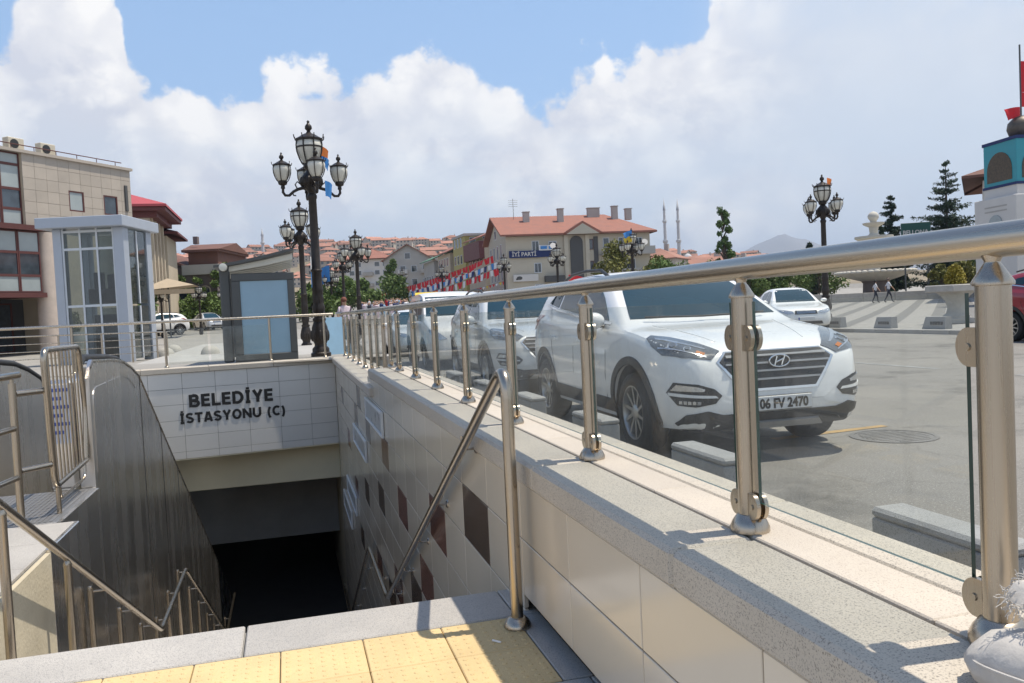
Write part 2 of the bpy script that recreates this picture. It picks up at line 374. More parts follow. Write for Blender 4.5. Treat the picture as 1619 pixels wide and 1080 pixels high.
sb = MB(); sb.box((-.055, -.18, -.026), (.055, .18, 0), .004); piece(sb.mesh('edge_slab', GRANG), landing, (1.005, 3.815, LZ), 'edge_slab')
sb = MB(); sb.box((-.06, -.35, -.026), (.06, .35, 0), .004); piece(sb.mesh('border_slab', GRANG), landing, (1.0, 3.28, LZ), 'border_slab')
sb = MB(); sb.box((-.30, -.30, -.026), (.30, .30, 0), .005); slab = sb.mesh('floor_slab', GRANG)
for i in range(-6, 2):
    for j in range(2):
        piece(slab, landing, (.74+.605*i-.0, 2.62-.605*j, LZ), 'floor_slab')
for i in range(5):
    for j in range(8):
        x = -1.90-.605*i; y = 6.41-.605*j
        if y < 3.0: continue
        if i == 1 and j % 1 == 0: piece(tact, landing, (x+.05, y, LZ), 'tactile_tile'); continue
        piece(slab, landing, (x, y, LZ), 'floor_slab')
# stairs: two flights
def stair_z(y):
    if y < 4: return LZ
    if y < 9.15: return LZ-SL*(y-4)
    if y < 11.33: return LZ-SL*5.15
    if y < 16.5: return LZ-SL*5.15-SL*(y-11.33)
    return LZ-SL*(5.15+5.17)
m = MB()
def flight(y0, z0, n, run, rise):
    for k in range(n): m.box((-1.57, y0+k*run, -6.6), (1.02, y0+(k+1)*run, z0-(k+1)*rise))
flight(4.0, LZ, 17, 5.15/17, SL*5.15/17); m.box((-1.57, 9.15, -6.6), (1.02, 11.33, stair_z(10)-.003)); flight(11.33, stair_z(10), 17, 5.17/17, SL*5.17/17)
struct('stairs', m, GRANG)
# side wall of the stairs on the left, stained plaster, then a stainless box end
m = MB(); m.box((-1.64, 3.9, -6.5), (-1.57, 5.95, LZ-.03)); o = m.build('stair_side_wall', CONC); tag(o, 'stained cream plaster side wall of the stairs, below the left landing', 'wall')
# station hall underneath: floor, walls, beams
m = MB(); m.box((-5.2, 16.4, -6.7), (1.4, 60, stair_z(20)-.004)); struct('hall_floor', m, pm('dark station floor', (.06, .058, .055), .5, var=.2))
m = MB(); m.box((1.02, 19.0, -6.7), (1.4, 60, .1)); m.box((-5.4, 4.1, -6.7), (-4.3, 60, -.0)); m.box((-5.4, 60, -6.7), (1.4, 60.4, .1)); struct('hall_wall', m, CONC)
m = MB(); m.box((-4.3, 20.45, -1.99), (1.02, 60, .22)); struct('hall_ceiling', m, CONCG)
CREAMB = pm('cream painted beam', (.84, .75, .53), .7, var=.05, vs=2)
m = MB(); m.box((-4.3, 19.36, -2.40), (1.02, 20.4, .25), .01); tag(m.build('ceiling_beam', CREAMB), 'cream ceiling beam just behind the tiled sign wall', 'beam')
m = MB(); m.box((-4.3, 21.5, -4.19), (1.02, 22.1, -2.0), .01); tag(m.build('ceiling_beam', CONCG), 'dark grey lower beam deep inside the underpass', 'beam')

# ---- retaining wall with tiles and coping
wall = thing('retaining_wall', 'long cream tiled retaining wall with granite coping along the right of the stairs', 'wall', (WX, 4, 0))
m = MB(); m.box((1.062, -1.2, -6.5), (1.555, 10.8, .495)); m.box((1.062, 10.8, -6.5), (1.555, 19.3, .285)); m.build('core', DARK, wall, world=True)
m = MB(); m.box((1.556, -1.2, -.4), (1.57, 10.8, .495)); m.box((1.556, 10.8, -.4), (1.57, 19.3, .285)); m.build('outer_face', CONCG, wall, world=True)
YB = 2.312; PW = .6765; ROWS = [.495, .225]+[.225-.335*k for k in range(1, 19)]
tw = MB(); tw.box((0, -PW/2+.003, -.3375/2+.005), (.022, PW/2-.003, .3375/2-.004), .0025); TM = {k: tw.mesh('tile', mm) for k, mm in (('c', TILE), ('b', TILEB), ('r', TILER))}
t0 = MB(); t0.box((0, -PW/2+.003, .228), (.022, PW/2-.003, .494), .0025); T0 = t0.mesh('tile', TILE)
t1 = MB(); t1.box((0, -PW/2+.003, -.04), (.022, PW/2-.003, .222), .0025); T1 = t1.mesh('tile', TILE)
BROWN = {(4.68, .06): 'b', (6.04, -.28): 'r', (8.07, -.61): 'r', (10.1, -.95): 'b', (12.1, -1.28): 'b', (9.43, -.28): 'r', (11.46, -.28): 'b', (13.5, -.28): 'b', (15.5, -.95): 'r', (14.2, -1.6): 'r', (8.75, -1.6): 'r', (7.4, -1.28): 'b', (6.72, -.95): 'r', (12.8, .06): 'b', (16.8, -.28): 'b', (10.8, -1.95): 'r', (13.5, -2.3): 'b', (16.2, -2.6): 'r', (9.43, -1.95): 'b'}
rest = MB(); restb = MB()
for k in range(-5, 25):
    yc = YB+PW*(k+.5)
    if yc-PW/2 > 18.9: break
    hi = .495 if yc < 10.8 else .285
    if yc < 10.8: piece(T0, wall, (0, yc-4, 0), 'tile')
    else: rest.box((WX, yc-PW/2+.003, .228), (WX+.022, min(18.93, yc+PW/2-.003), .284))
    if yc+PW/2 < 3.9: piece(T1, wall, (0, yc-4, 0), 'tile'); continue
    for r in range(1, 19):
        zc = (ROWS[r]+ROWS[r+1])/2
        if zc+.17 < stair_z(yc+.34)-.1: break
        kind = 'c'
        for (by, bz), kk in BROWN.items():
            if abs(by-yc) < PW*.5 and abs(bz-zc) < .168: kind = kk
        if yc < 12.2 or kind != 'c':
            piece(TM[kind], wall, (0, yc-4, zc), 'tile')
        else: rest.box((WX, yc-PW/2+.003, zc-.1625), (WX+.022, min(18.93, yc+PW/2-.003), zc+.163))
tag(rest.build('tile_field', TILE, wall, world=True), kind='stuff')
# coping slabs: inner, middle, outer strips
def slabs(y0, y1, first, pitch, x0, x1, z0, z1, mt, name, bev=.012):
    ys = [y0]; y = first
    while y < y1-.05:
        if y > y0+.05: ys.append(y)
        y += pitch
    ys.append(y1)
    for a, b in zip(ys[:-1], ys[1:]):
        m = MB(); m.box((x0, a+.0015, z0), (x1, b-.0015, z1), bev); m.build(name, mt, wall, world=True)
slabs(-1.2, 10.82, 2.06-2.68, 1.34, .985, 1.252, .497, .61, GRAN, 'coping_slab', .014)
slabs(-1.2, 10.82, 1.4-2.68, 1.34, 1.258, 1.412, .497, .6105, GRANP, 'coping_strip', .004)
slabs(-1.2, 10.82, 2.4-2.68, 1.34, 1.417, 1.59, .497, .611, GRAN, 'coping_slab', .01)
slabs(10.35, 19.33, 11.7, 1.34, .94, 1.59, .287, .40, GRANP, 'coping_slab', .012)
# lit sign boxes fixed on the wall
SIGNW = pm('white sign box', (.78, .78, .76), .4, var=.05)
SIGNF = pm('grey sign face', (.42, .43, .42), .3, var=.15, vs=4)
for k, (y0, y1, z0, z1, la) in enumerate(((9.35, 11.35, -.10, .20, 'topmost'), (11.7, 13.9, -.78, -.47, 'second'), (14.2, 16.4, -2.12, -1.80, 'third'), (15.6, 17.8, -2.7, -2.36, 'lowest'))):
    t = thing('sign_box', f'white framed sign box on the tiled wall, {la} of the four beside the stairs', 'sign', (WX-.06, (y0+y1)/2, z0), group='sign boxes on the tiled wall')
    m = MB(); m.box((WX-.035, y0, z0), (WX-.004, y1, z0+.035), .004); m.box((WX-.035, y0, z1-.035), (WX-.004, y1, z1), .004); m.box((WX-.035, y0, z0+.036), (WX-.004, y0+.04, z1-.036), .004); m.box((WX-.035, y1-.04, z0+.036), (WX-.004, y1, z1-.036), .004); m.build('frame', SIGNW, t, world=True)
    m = MB(); m.box((WX-.022, y0+.042, z0+.037), (WX-.006, y1-.042, z1-.037)); m.build('face', SIGNF, t, world=True)

# ---- tiled sign wall over the underpass entrance
FX0, FY0, FX1, FY1 = WX-.002, 18.94, -4.3, 18.25
fv = Vector((FX1-FX0, FY1-FY0, 0)); flen = fv.length; fu = fv/flen; fn = Vector((fu.y, -fu.x, 0))
if fn.y > 0: fn = -fn
FANG = math.atan2(-fu.y, -fu.x)                        # wall's own x axis, left to right as seen
fasc = thing('sign_wall', 'white tiled wall with black lettering over the underpass entrance', 'wall', (FX1, FY1, 0), FANG)
m = MB(); m.box((0, .024, -1.536), (flen, .34, .285)); m.build('core', DARK, fasc)
m = MB(); m.box((0, .014, -1.56), (flen, .35, -1.536)); m.build('underside', CREAMB, fasc)
fz = [.285, -.045, -.38, -.715, -1.05, -1.385, -1.535]
nc = 8
for c in range(nc):
    x1 = flen-.58-.66*(c-1) if c else flen; x0 = flen-.58-.66*c
    for r in range(6):
        m = MB(); m.box((max(0, x0)+.003, 0, fz[r+1]+.003), (x1-.003, .02, fz[r]-.003), .002); m.build('tile', TILEW, fasc)
for c in range(4):
    m = MB(); m.box((flen*c/4+.002, -.035, .287), (flen*(c+1)/4-.002, .50, .40), .01); m.build('coping_slab', GRAN, fasc)
def text_mesh(name, body, mt, size, depth=.02, bold=.0, width=None):
    c = bpy.data.curves.new(name, 'FONT'); c.body = body; c.size = size; c.extrude = depth/2; c.offset = bold; c.align_x = 'LEFT'; c.resolution_u = 3
    o = bpy.data.objects.new(name, c); COL.objects.link(o)
    me = bpy.data.meshes.new_from_object(o.evaluated_get(bpy.context.evaluated_depsgraph_get())); bpy.data.objects.remove(o); bpy.data.curves.remove(c)
    xs = [v.co.x for v in me.vertices]; x0, x1 = min(xs), max(xs); ys = [v.co.y for v in me.vertices]; y0 = 0
    k = (width/(x1-x0)) if width else 1
    for v in me.vertices: v.co.x = (v.co.x-x0)*k
    me.materials.clear(); me.materials.append(mt); me.name = name
    return me
def cap_scale(cap): return cap/.729                     # built-in font: capital height per unit size
def seg(pts, w): return strip2(pts, w)
def strip2(pts, w):
    P = [Vector(p) for p in pts]; Lf, Rt = [], []
    for i, p in enumerate(P):
        if i == 0: t = (P[1]-P[0]).normalized(); n = Vector((-t.y, t.x)); k = 1
        elif i == len(P)-1: t = (P[-1]-P[-2]).normalized(); n = Vector((-t.y, t.x)); k = 1
        else:
            t0 = (p-P[i-1]).normalized(); t1 = (P[i+1]-p).normalized(); t = (t0+t1).normalized(); n = Vector((-t.y, t.x)); k = 1/max(.4, n.dot(Vector((-t0.y, t0.x))))
        Lf.append(p+n*(w/2*k)); Rt.append(p-n*(w/2*k))
    return Lf, Rt
def ark(cx, cy, rx, ry, a0, a1, n=10): return [(cx+rx*math.cos(R_(a0+(a1-a0)*k/n)), cy+ry*math.sin(R_(a0+(a1-a0)*k/n))) for k in range(n+1)]
T_ = .23; H2 = T_/2
GLY = {
 'B': (.74, [[(H2, 0), (H2, 1)], [(T_, 1-H2*.85), (.40, 1-H2*.85)]+ark(.40, .725, .175, .19, 90, -90, 8)[0:]+[(T_, .535)], [(T_, .50), (.42, .50)]+ark(.42, .295, .215, .205, 90, -90, 8)+[(T_, H2*.9)]]),
 'E': (.64, [[(H2, 0), (H2, 1)], [(T_, 1-H2*.9), (.62, 1-H2*.9)], [(T_, .52), (.58, .52)], [(T_, H2*.9), (.62, H2*.9)]]),
 'L': (.62, [[(H2, 0), (H2, 1)], [(T_, H2*.9), (.62, H2*.9)]]),
 'D': (.80, [[(H2, 0), (H2, 1)], [(T_, 1-H2*.9), (.34, 1-H2*.9)]+ark(.34, .5, .355, .41, 90, -90, 12)+[(T_, H2*.9)]]),
 'İ': (.44, [[(.22, 0), (.22, 1)], [(.05, 1-H2*.6), (.39, 1-H2*.6)], [(.05, H2*.6), (.39, H2*.6)], [(.22, 1.08), (.22, 1.26)]]),
 'Y': (.78, [[(.39, 0), (.39, .46)], [(.10, 1), (.39, .43)], [(.68, 1), (.39, .43)]]),
 'S': (.70, [[(x, y) for x, y in ark(.36, .725, .24, .185, 25, 90, 5)+ark(.33, .725, .225, .185, 90, 270, 9)[1:]+ark(.36, .295, .235, .20, 90, -90, 9)+ark(.34, .295, .25, .20, 270, 205, 5)[1:]]]),
 'T': (.70, [[(.35, 0), (.35, 1)], [(.0, 1-H2*.9), (.70, 1-H2*.9)]]),
 'A': (.80, [[(.10, 0), (.36, 1)], [(.70, 0), (.44, 1)], [(.22, .26), (.58, .26)]]),
 'O': (.86, [ark(.43, .5, .325, .41, 0, 360, 22)]),
 'N': (.84, [[(H2, 0), (H2, 1)], [(.84-H2, 0), (.84-H2, 1)], [(H2, .96), (.84-H2, .04)]]),
 'U': (.80, [[(H2, 1), (H2, .40)]+ark(.40, .39, .297, .30, 180, 360, 10)+[(.80-H2, 1)]]),
 '(': (.42, [ark(.56, .38, .40, .70, 128, 232, 8)]), ')': (.42, [ark(-.14, .38, .40, .70, 52, -52, 8)]),
 'C': (.74, [ark(.43, .5, .325, .41, 48, 312, 16)]), ' ': (.34, [])}
def sign_text(par, txt, x, z, cap, width, mt, y=-.009, depth=.008):
    gap = .10; tot = sum(GLY[c][0]+gap for c in txt)-gap; kx = width/tot; cx = x
    for c in txt:
        w, strokes = GLY[c]; m = MB()
        for q, st in enumerate(strokes):
            closed = (Vector(st[0])-Vector(st[-1])).length < 1e-4
            Lf, Rt = strip2(st, T_ if not (c in 'S()') else T_*.95)
            if closed: Lf[-1] = Lf[0]; Rt[-1] = Rt[0]
            for i in range(len(st)-1):
                quad = [Lf[i], Lf[i+1], Rt[i+1], Rt[i]]; m.prism([(cx+p.x*kx, z+p.y*cap) for p in quad], y-q*.0006, y+depth, 1)
        if strokes: m.build('letter', mt, par)
        cx += (w+gap)*kx
for nm, x, z, cap, wd in (('BELEDİYE', 2.237, -.455, .268, 1.72), ('İSTASYONU (C)', 2.036, -.785, .213, 2.17)): sign_text(fasc, nm, x, z, cap, wd, LETTER)
# ------------------------------------------------------------------ railings
def flange(mb, x, y, z, r=.06, h=.05):
    mb.lathe([(r, 0), (r, h*.25), (r*.86, h*.6), (r*.62, h*.95), (r*.5, h)], 20, Matrix.Translation((x, y, z)))
def make_post(par, x, y, z0, zr, r, clamps, glass_dirs=(1, -1)):
    """one balustrade post: tube, cap cone with neck, floor flange and glass clamps"""
    m = MB(); m.lathe([(r, z0+.02), (r, zr-.0845)], 22, Matrix.Translation((x, y, 0))); p = m.build('post', STEEL, par, True, world=True)
    q = Matrix.Translation((x, y, 0))
    m = MB(); m.lathe([(r+.0005, zr-.085), (r*1.18, zr-.084), (r*1.2, zr-.078), (r*.92, zr-.064), (r*.64, zr-.050), (r*.46, zr-.042), (r*.46, zr-.039), (r*.60, zr-.030), (r*.64, zr-.018)], 22, q); c = m.build('cap', STEEL, par, True, world=True)
    m = MB(); flange(m, x, y, z0+.001, r*1.85, .052); m.build('floor_flange', STEEL, par, True, world=True)
    for z in clamps:
        for d in glass_dirs:
            m = MB()
            for off in (-.013, .013):
                n = 14; w = r*1.0
                pts = [(y+d*(r*.7), z-.038), (y+d*(r+.012), z-.038)]+[(y+d*(r+.012+w*math.sin(a)), z-.038*math.cos(a)) for a in [math.pi*k/n for k in range(1, n)]]+[(y+d*(r+.012), z+.038), (y+d*(r*.7), z+.038)]
                m.prism(pts, x+off-.006, x+off+.006, 0)
                m.lathe([(.008, 0), (.008, .003)], 8, Matrix.Translation((x+off+(.006 if off > 0 else -.009), y+d*(r+.014), z)) @ Matrix.Rotation(R_(90), 4, 'Y'))
            m.build('glass_clamp', STEEL, par, True, world=True)
def glass_pane(par, x, y0, y1, z0, z1, th=.010):
    m = MB(); m.poly([(x-th/2, y0, z0), (x-th/2, y1, z0), (x-th/2, y1, z1), (x-th/2, y0, z1)]); m.poly([(x+th/2, y0, z0), (x+th/2, y1, z0), (x+th/2, y1, z1), (x+th/2, y0, z1)])
    m.mi = 1
    for a, b in (((y0, z0), (y1, z0)), ((y1, z0), (y1, z1)), ((y1, z1), (y0, z1)), ((y0, z1), (y0, z0))):
        m.poly([(x-th/2, *a), (x+th/2, *a), (x+th/2, *b), (x-th/2, *b)])
    m.build('glass_pane', [GLASS, GLASSE], par, world=True, fixn=False)
RX, RZ = 1.284, 1.381
rail = thing('glass_railing', 'long stainless steel and glass railing on the granite coping, nearest the camera', 'railing', (RX, 1.0, .61))
PY = [1.255]+[2.14+1.3*k for k in range(7)]+[10.72]
for i, y in enumerate(PY):
    make_post(rail, RX, y, .61, RZ, .031, (1.18, .69), (1,) if i == 0 else (1, -1))
make_post(rail, RX, -.05, .61, RZ, .031, (1.18, .69), (-1,))
m = MB(); m.tube([(RX, -.9, RZ), (RX, 4, RZ), (RX, 11.0, RZ)], .033, 28); m.build('top_rail', STEELH, rail, True, world=True)
for a, b in zip(PY[:-1], PY[1:]): glass_pane(rail, RX, a+.062, b-.062, .705, 1.284)
PYF = [11.25, 12.15, 13.1, 14.29, 15.5, 16.72, 18.0, 19.25]
rail2 = thing('glass_railing', 'far stretch of the glass railing on the lower coping, towards the tall lamp', 'railing', (1.262, 11.2, .40))
for y in PYF: make_post(rail2, 1.262, y, .40, RZ, .029, (1.15, .52))
m = MB(); m.tube([(RX, 11.002, RZ), (1.262, 11.4, RZ), (1.262, 19.1, RZ), (1.24, 19.22, RZ), (1.12, 19.27, RZ)], .033, 16); m.build('top_rail', STEELH, rail2, True, world=True)
for a, b in zip(PYF[:-1], PYF[1:]): glass_pane(rail2, 1.262, a+.055, b-.055, .52, 1.25)
# railing over the sign wall: posts, round rail, glass in some bays
rail3 = thing('sign_wall_railing', 'stainless railing with glass bays on top of the tiled sign wall', 'railing', (FX1, FY1, .40), FANG)
def fpost(x):
    m = MB(); m.lathe([(.026, .01), (.026, .93)], 12, Matrix.Translation((x, .32, 0))); m.lathe([(.016, .93), (.016, .97)], 10, Matrix.Translation((x, .32, 0))); m.build('post', STEEL, rail3, True)
    m = MB(); flange(m, x, .32, .001, .05, .04); m.build('floor_flange', STEEL, rail3, True)
fxs = [5.2, 4.0, 1.85, .1, -1.9, -4.0]
for x in fxs: fpost(x)
m = MB(); m.tube([(5.42, .325, .981), (0, .32, .981), (-6, .32, .98)], .029, 14); m.build('top_rail', STEELH, rail3, True)
for a, b in ((2.75, 3.95), (1.9, 2.7)):
    m = MB(); m.box((a, .315, .06), (b, .325, .82)); m.build('glass_pane', GLASS, rail3)

# ------------------------------------------------------------------ stair handrails
def arc(c, r, a0, a1, n, ux, uz):
    return [Vector(c)+Vector(ux)*(r*math.cos(a0+(a1-a0)*k/n))+Vector(uz)*(r*math.sin(a0+(a1-a0)*k/n)) for k in range(n+1)]
def bend(path, r=.12, n=6):
    """round the corners of a polyline"""
    P = [Vector(p) for p in path]; out = [P[0]]
    for a, b, c in zip(P[:-2], P[1:-1], P[2:]):
        d0 = (a-b).normalized(); d1 = (c-b).normalized(); k = min(r, (a-b).length*.45, (c-b).length*.45)
        p0 = b+d0*k; p1 = b+d1*k
        for i in range(n+1):
            t = i/n; out.append(p0*(1-t)**2+b*2*t*(1-t)+p1*t*t)
    return out+[P[-1]]
HX = .918
hr = thing('stair_handrail', 'bent stainless handrail beside the tiled wall, its near post on the landing', 'handrail', (HX, 3.5, LZ))
zr = lambda y: .985-SL*(y-3.86)
pts = [(HX, 3.50, LZ+.02), (HX, 3.50, 1.06), (HX, 9.17, zr(9.17)), (HX, 11.33, zr(9.17)), (HX, 16.5, zr(9.17)-SL*5.17), (HX, 18.5, zr(9.17)-SL*5.17)]
m = MB(); m.tube(bend(pts, .17, 8), .0275, 20); m.build('rail', STEELN, hr, True, world=True)
m = MB(); flange(m, HX, 3.5, LZ+.001, .062, .045); m.build('floor_flange', STEEL, hr, True, world=True)
for y in (4.55, 5.55, 6.5, 7.5, 8.5, 10.2, 12.2, 13.6, 15.0):
    z = zr(y) if y < 9.17 else (zr(9.17) if y < 11.33 else zr(9.17)-SL*(y-11.33))
    m = MB(); m.tube(bend([(HX, y, z-.02), (HX, y, z-.10), (WX-.004, y, z-.10)], .04, 4), .0075, 8); m.lathe([(.03, 0), (.026, .008)], 12, Matrix.Translation((WX-.001, y, z-.10)) @ Matrix.Rotation(R_(-90), 4, 'Y')); m.build('wall_bracket', STEELN, hr, True, world=True)
HL = -1.43
hl = thing('stair_handrail', 'stainless handrail on posts going down the left side of the stairs', 'handrail', (HL, 4.0, LZ))
zl = lambda y: .45-.513*(y-4.62)
pts = [(HL, 3.2, .80), (HL, 3.75, .88), (HL, 9.1, zl(9.1)), (HL, 11.27, zl(9.1)), (HL, 16.5, zl(9.1)-SL*5.2), (HL, 18.9, zl(9.1)-SL*5.2)]
m = MB(); m.tube(bend(pts, .10, 5), .026, 16); m.build('rail', STEELN, hl, True, world=True)
def lpost(x, y, z1, z0, r=.024):
    m = MB(); m.lathe([(r, z0), (r, z1-.05)], 14, Matrix.Translation((x, y, 0))); m.lathe([(r*1.1, z1-.05), (r*1.1, z1-.045), (r*.6, z1-.02)], 14, Matrix.Translation((x, y, 0))); m.build('post', STEEL, hl, True, world=True)
for y in (4.62, 5.76):
    lpost(HL, y, zl(y)-.01, stair_z(y)-.1)
    m = MB(); m.tube([(HL, y, zl(y)-.06), (HL, y, zl(y)-.02)], .009, 8); m.build('rail_pin', STEEL, hl, True, world=True)
for y in (6.75, 7.7, 8.6, 9.5, 10.4, 11.3, 12.3, 13.3, 14.3, 15.3, 16.3, 17.4):
    z = zl(y) if y < 9.1 else (zl(9.1) if y < 11.27 else max(zl(9.1)-SL*(y-11.27), zl(9.1)-SL*5.2))
    lpost(-1.535, y, z+.03, stair_z(y)-.1, .022)
    m = MB(); m.tube([(-1.535, y, z-.03), (HL, y, z-.03)], .008, 8); m.build('bracket', STEELN, hl, True, world=True)

# ------------------------------------------------------------------ escalator on the left
EX = -1.757
esc = thing('escalator', 'stainless clad escalator beside the stairs with black handrails', 'escalator', (EX, 8.0, LZ))
def esc_prof(off=0.):
    up = [(8.06, .62), (8.07, .86), (8.13, .97), (8.24, 1.02)]; p = [(y, z-off*.6) for y, z in up]
    p += [(9.2, .985-off), (9.7, .945-off), (10.15, .86-off), (10.59, .74-off)]
    t = math.tan(R_(29.3)); p += [(y, .74-off-t*(y-10.59)) for y in (11.5, 13, 15, 17.5, 20.5, 24)]
    return p
top = esc_prof()
t_ = math.tan(R_(29.3))
m = MB(); bot = [(24, -8.5), (8.06, -6.5)]
m.prism([(y, z) for y, z in top]+bot, EX, EX+.03, 0); m.build('side_panel', STEELP, esc, world=True)
# vertical joints and a slim border strip on the cladding
m = MB()
for k, (a, b) in enumerate(zip(top[2:-1], top[3:])):
    m.add([(EX+.031, a[0], a[1]-.012), (EX+.031, b[0], b[1]-.012), (EX+.031, b[0], b[1]-.032), (EX+.031, a[0], a[1]-.032), (EX+.039, a[0], a[1]-.012), (EX+.039, b[0], b[1]-.012), (EX+.039, b[0], b[1]-.032), (EX+.039, a[0], a[1]-.032)], [(4, 5, 6, 7), (0, 1, 5, 4), (3, 2, 6, 7)])
m.build('border_strip', STEEL, esc, world=True)
m = MB(); inner = [(8.16, -.0), (8.16, .76), (9.5, .79), (9.9, .74), (10.3, .60)]
m.tube([(EX+.033, y, z) for y, z in bend([(0, *p) for p in inner], .15, 5) and [(v.y, v.z) for v in bend([(0, *p) for p in inner], .15, 5)]], .003, 6); m.build('panel_bead', STEELP, esc, world=True)
for y in (10.6, 12.0, 13.4, 14.8, 16.2, 17.6):
    z = .74-t_*(y-10.59)
    m = MB(); m.box((EX+.0305, y-.006, -6.4), (EX+.034, y+.006, z-.034)); m.build('panel_joint', DARK, esc, world=True)
m = MB(); m.tube([(EX-.05, y, z+.02) for y, z in top[2:]], .032, 10); m.build('handrail', BLACKR, esc, True, world=True)
m = MB(); m.prism([(y, z-.0) for y, z in top]+bot, EX-1.02, EX-1.06, 0); m.build('side_panel', STEELP, esc, world=True)
m = MB(); m.tube([(EX-1.04, y, z+.03) for y, z in top[2:]], .034, 10); m.build('handrail', BLACKR, esc, True, world=True)
PLATE = pm('ribbed landing plate', (.34, .33, .32), .42, .7, var=.12, vs=3, bump=.5, bs=40, streak=(30, 1, 1))
m = MB(); m.box((EX-1.0, 6.74, LZ-.3), (EX+.03, 8.05, LZ-.002), .004); m.build('landing_plate', PLATE, esc, world=True)
m = MB()
for k in range(26): m.box((EX-.98+.038*k, 6.78, LZ-.0018), (EX-.962+.038*k, 8.02, LZ+.002))
m.build('plate_ribs', PLATE, esc, world=True)
m = MB(); m.box((-1.66, 5.955, -6.4), (-1.572, 6.735, LZ-.004), .006); m.box((EX+.032, 6.74, -6.4), (EX+.06, 8.04, LZ-.004)); m.build('side_cladding', STEELP, esc, world=True)
m = MB(); m.prism([(8.10, LZ), (8.10, .84), (8.22, .95), (9.6, .93), (10.4, .74), (10.4, -1.0)], EX-.10, EX-.002, 0); m.build('newel', STEELP, esc, world=True)
REFL = pm('blue and white notice', (.75, .78, .85), .4, var=.1)  # reflection of an advert in the steel newel, painted as a flat plate
REFLB = pm('blue reflection line', (.05, .10, .42), .4, var=.2)
m = MB(); m.box((EX-.30, 8.02, .30), (EX-.12, 8.03, .82)); nt_ = m.build('painted_reflection', REFL, esc, world=True)
for k in range(6):
    m = MB(); m.box((EX-.285, 8.015, .76-.075*k), (EX-.135-.05*(k % 2), 8.019, .79-.075*k)); m.build('reflection_line', REFLB, nt_, world=True)  # blue lines of the reflected advert, put in as colour
m = MB(); m.box((EX-.34, 8.031, LZ), (EX-.105, 8.30, .86), .03); m.build('newel_cabinet', STEELP, esc, world=True)
# left side escalator pit fill, dark
m = MB(); m.box((-4.3, 8.06, -6.4), (EX-1.07, 24, -.25)); struct('pit_wall', m, CONCG)
# guard panel with vertical bars
gate = thing('guard_panel', 'stainless barred guard panel with rounded frame before the escalator end', 'barrier', (-1.78, 7.0, LZ))
GX = -1.78
fr = [(GX, 6.98, .10), (GX, 6.90, 1.155), (GX, 7.98, 1.15), (GX, 8.10, .62), (GX, 8.02, .14)]
P = bend([fr[4]]+[fr[0]]+[fr[1]]+[fr[2]]+[fr[3]]+[fr[4]], .09, 5)
m = MB(); m.tube(P, .024, 14); m.build('frame', STEELN, gate, True, world=True)
for k in range(9):
    t = (k+1)/10; y0 = 6.98+1.04*t; y1 = 6.90+1.08*t
    m = MB(); m.tube([(GX, y0, .11+.03*t), (GX, y1, 1.15)], .008, 8); m.build('bar', STEELN, gate, True, world=True)
m = MB(); m.tube(bend([(GX, 7.10, .10), (GX, 7.12, -.02), (GX, 7.92, 0.0), (GX, 7.95, .14)], .05, 4), .012, 8); m.build('foot_loop', STEELN, gate, True, world=True)
m = MB(); m.tube([(GX, 7.05, .10), (GX, 7.05, LZ)], .018, 8); m.build('foot', STEEL, gate, True, world=True)
lf = thing('tube_fence', 'stainless tube fence with three rails left of the escalator, at the frame edge', 'fence', (-1.95, 6.72, LZ))
for (x, y) in ((-1.95, 6.72), (-2.12, 5.45), (-2.3, 4.2)):
    m = MB(); m.lathe([(.026, LZ), (.026, .93)], 14, Matrix.Translation((x, y, 0))); m.lathe([(.014, .93), (.014, .97)], 10, Matrix.Translation((x, y, 0))); m.build('post', STEEL, lf, True, world=True)
for z, r in ((.985, .027), (.60, .022), (.24, .022)):
    m = MB(); m.tube([(-1.93 if z > .9 else -1.95, 6.80 if z > .9 else 6.70, z), (-2.3, 4.2, z), (-2.6, 2.2, z)], r, 12); m.build('rail', STEELN, lf, True, world=True)
for z in (.85, .28):
    m = MB(); m.tube([(-1.94, 6.74, z), (-1.79, 6.94, z)], .024, 12); m.build('link_tube', STEELN, lf, True, world=True)

# ------------------------------------------------------------------ granite blocks along the kerb side
def granite_block(y0, y1, label, x0=2.262, x1=2.42, h=.42):
    t = thing('granite_block', label, 'stone block', ((x0+x1)/2, (y0+y1)/2, 0), group='granite blocks between coping and road')
    m = MB(); m.box((x0, y0, -.05), (x1, y1, h-.045), .006); m.build('body', GRAND, t, world=True)
    m = MB(); m.box((x0-.003, y0-.003, h-.043), (x1+.003, y1+.003, h), .014); m.build('cap', GRAND, t, world=True)
granite_block(2.20, 2.84, 'grey granite block right of the second railing post, nearest the camera')
granite_block(4.02, 4.66, 'grey granite block before the white car, beside its front wheel')
granite_block(5.85, 6.5, 'grey granite block half hidden by the third railing post, left of the car wheel')
granite_block(7.7, 8.35, 'grey granite block alongside the rear wheel of the nearest white car')
granite_block(9.6, 10.25, 'grey granite block seen through glass behind the nearest white car')
granite_block(11.5, 12.15, 'grey granite block beside the second parked white car')
# cigarette butt on the tactile tiles
m = MB(); m.tube([(.772, 3.38, LZ+.006), (.80, 3.345, LZ+.006)], .0045, 8); tag(m.build('cigarette_butt', pm('paper', (.8, .78, .74), .8), None, True), 'white cigarette butt on the shaded yellow tile', 'cigarette butt')
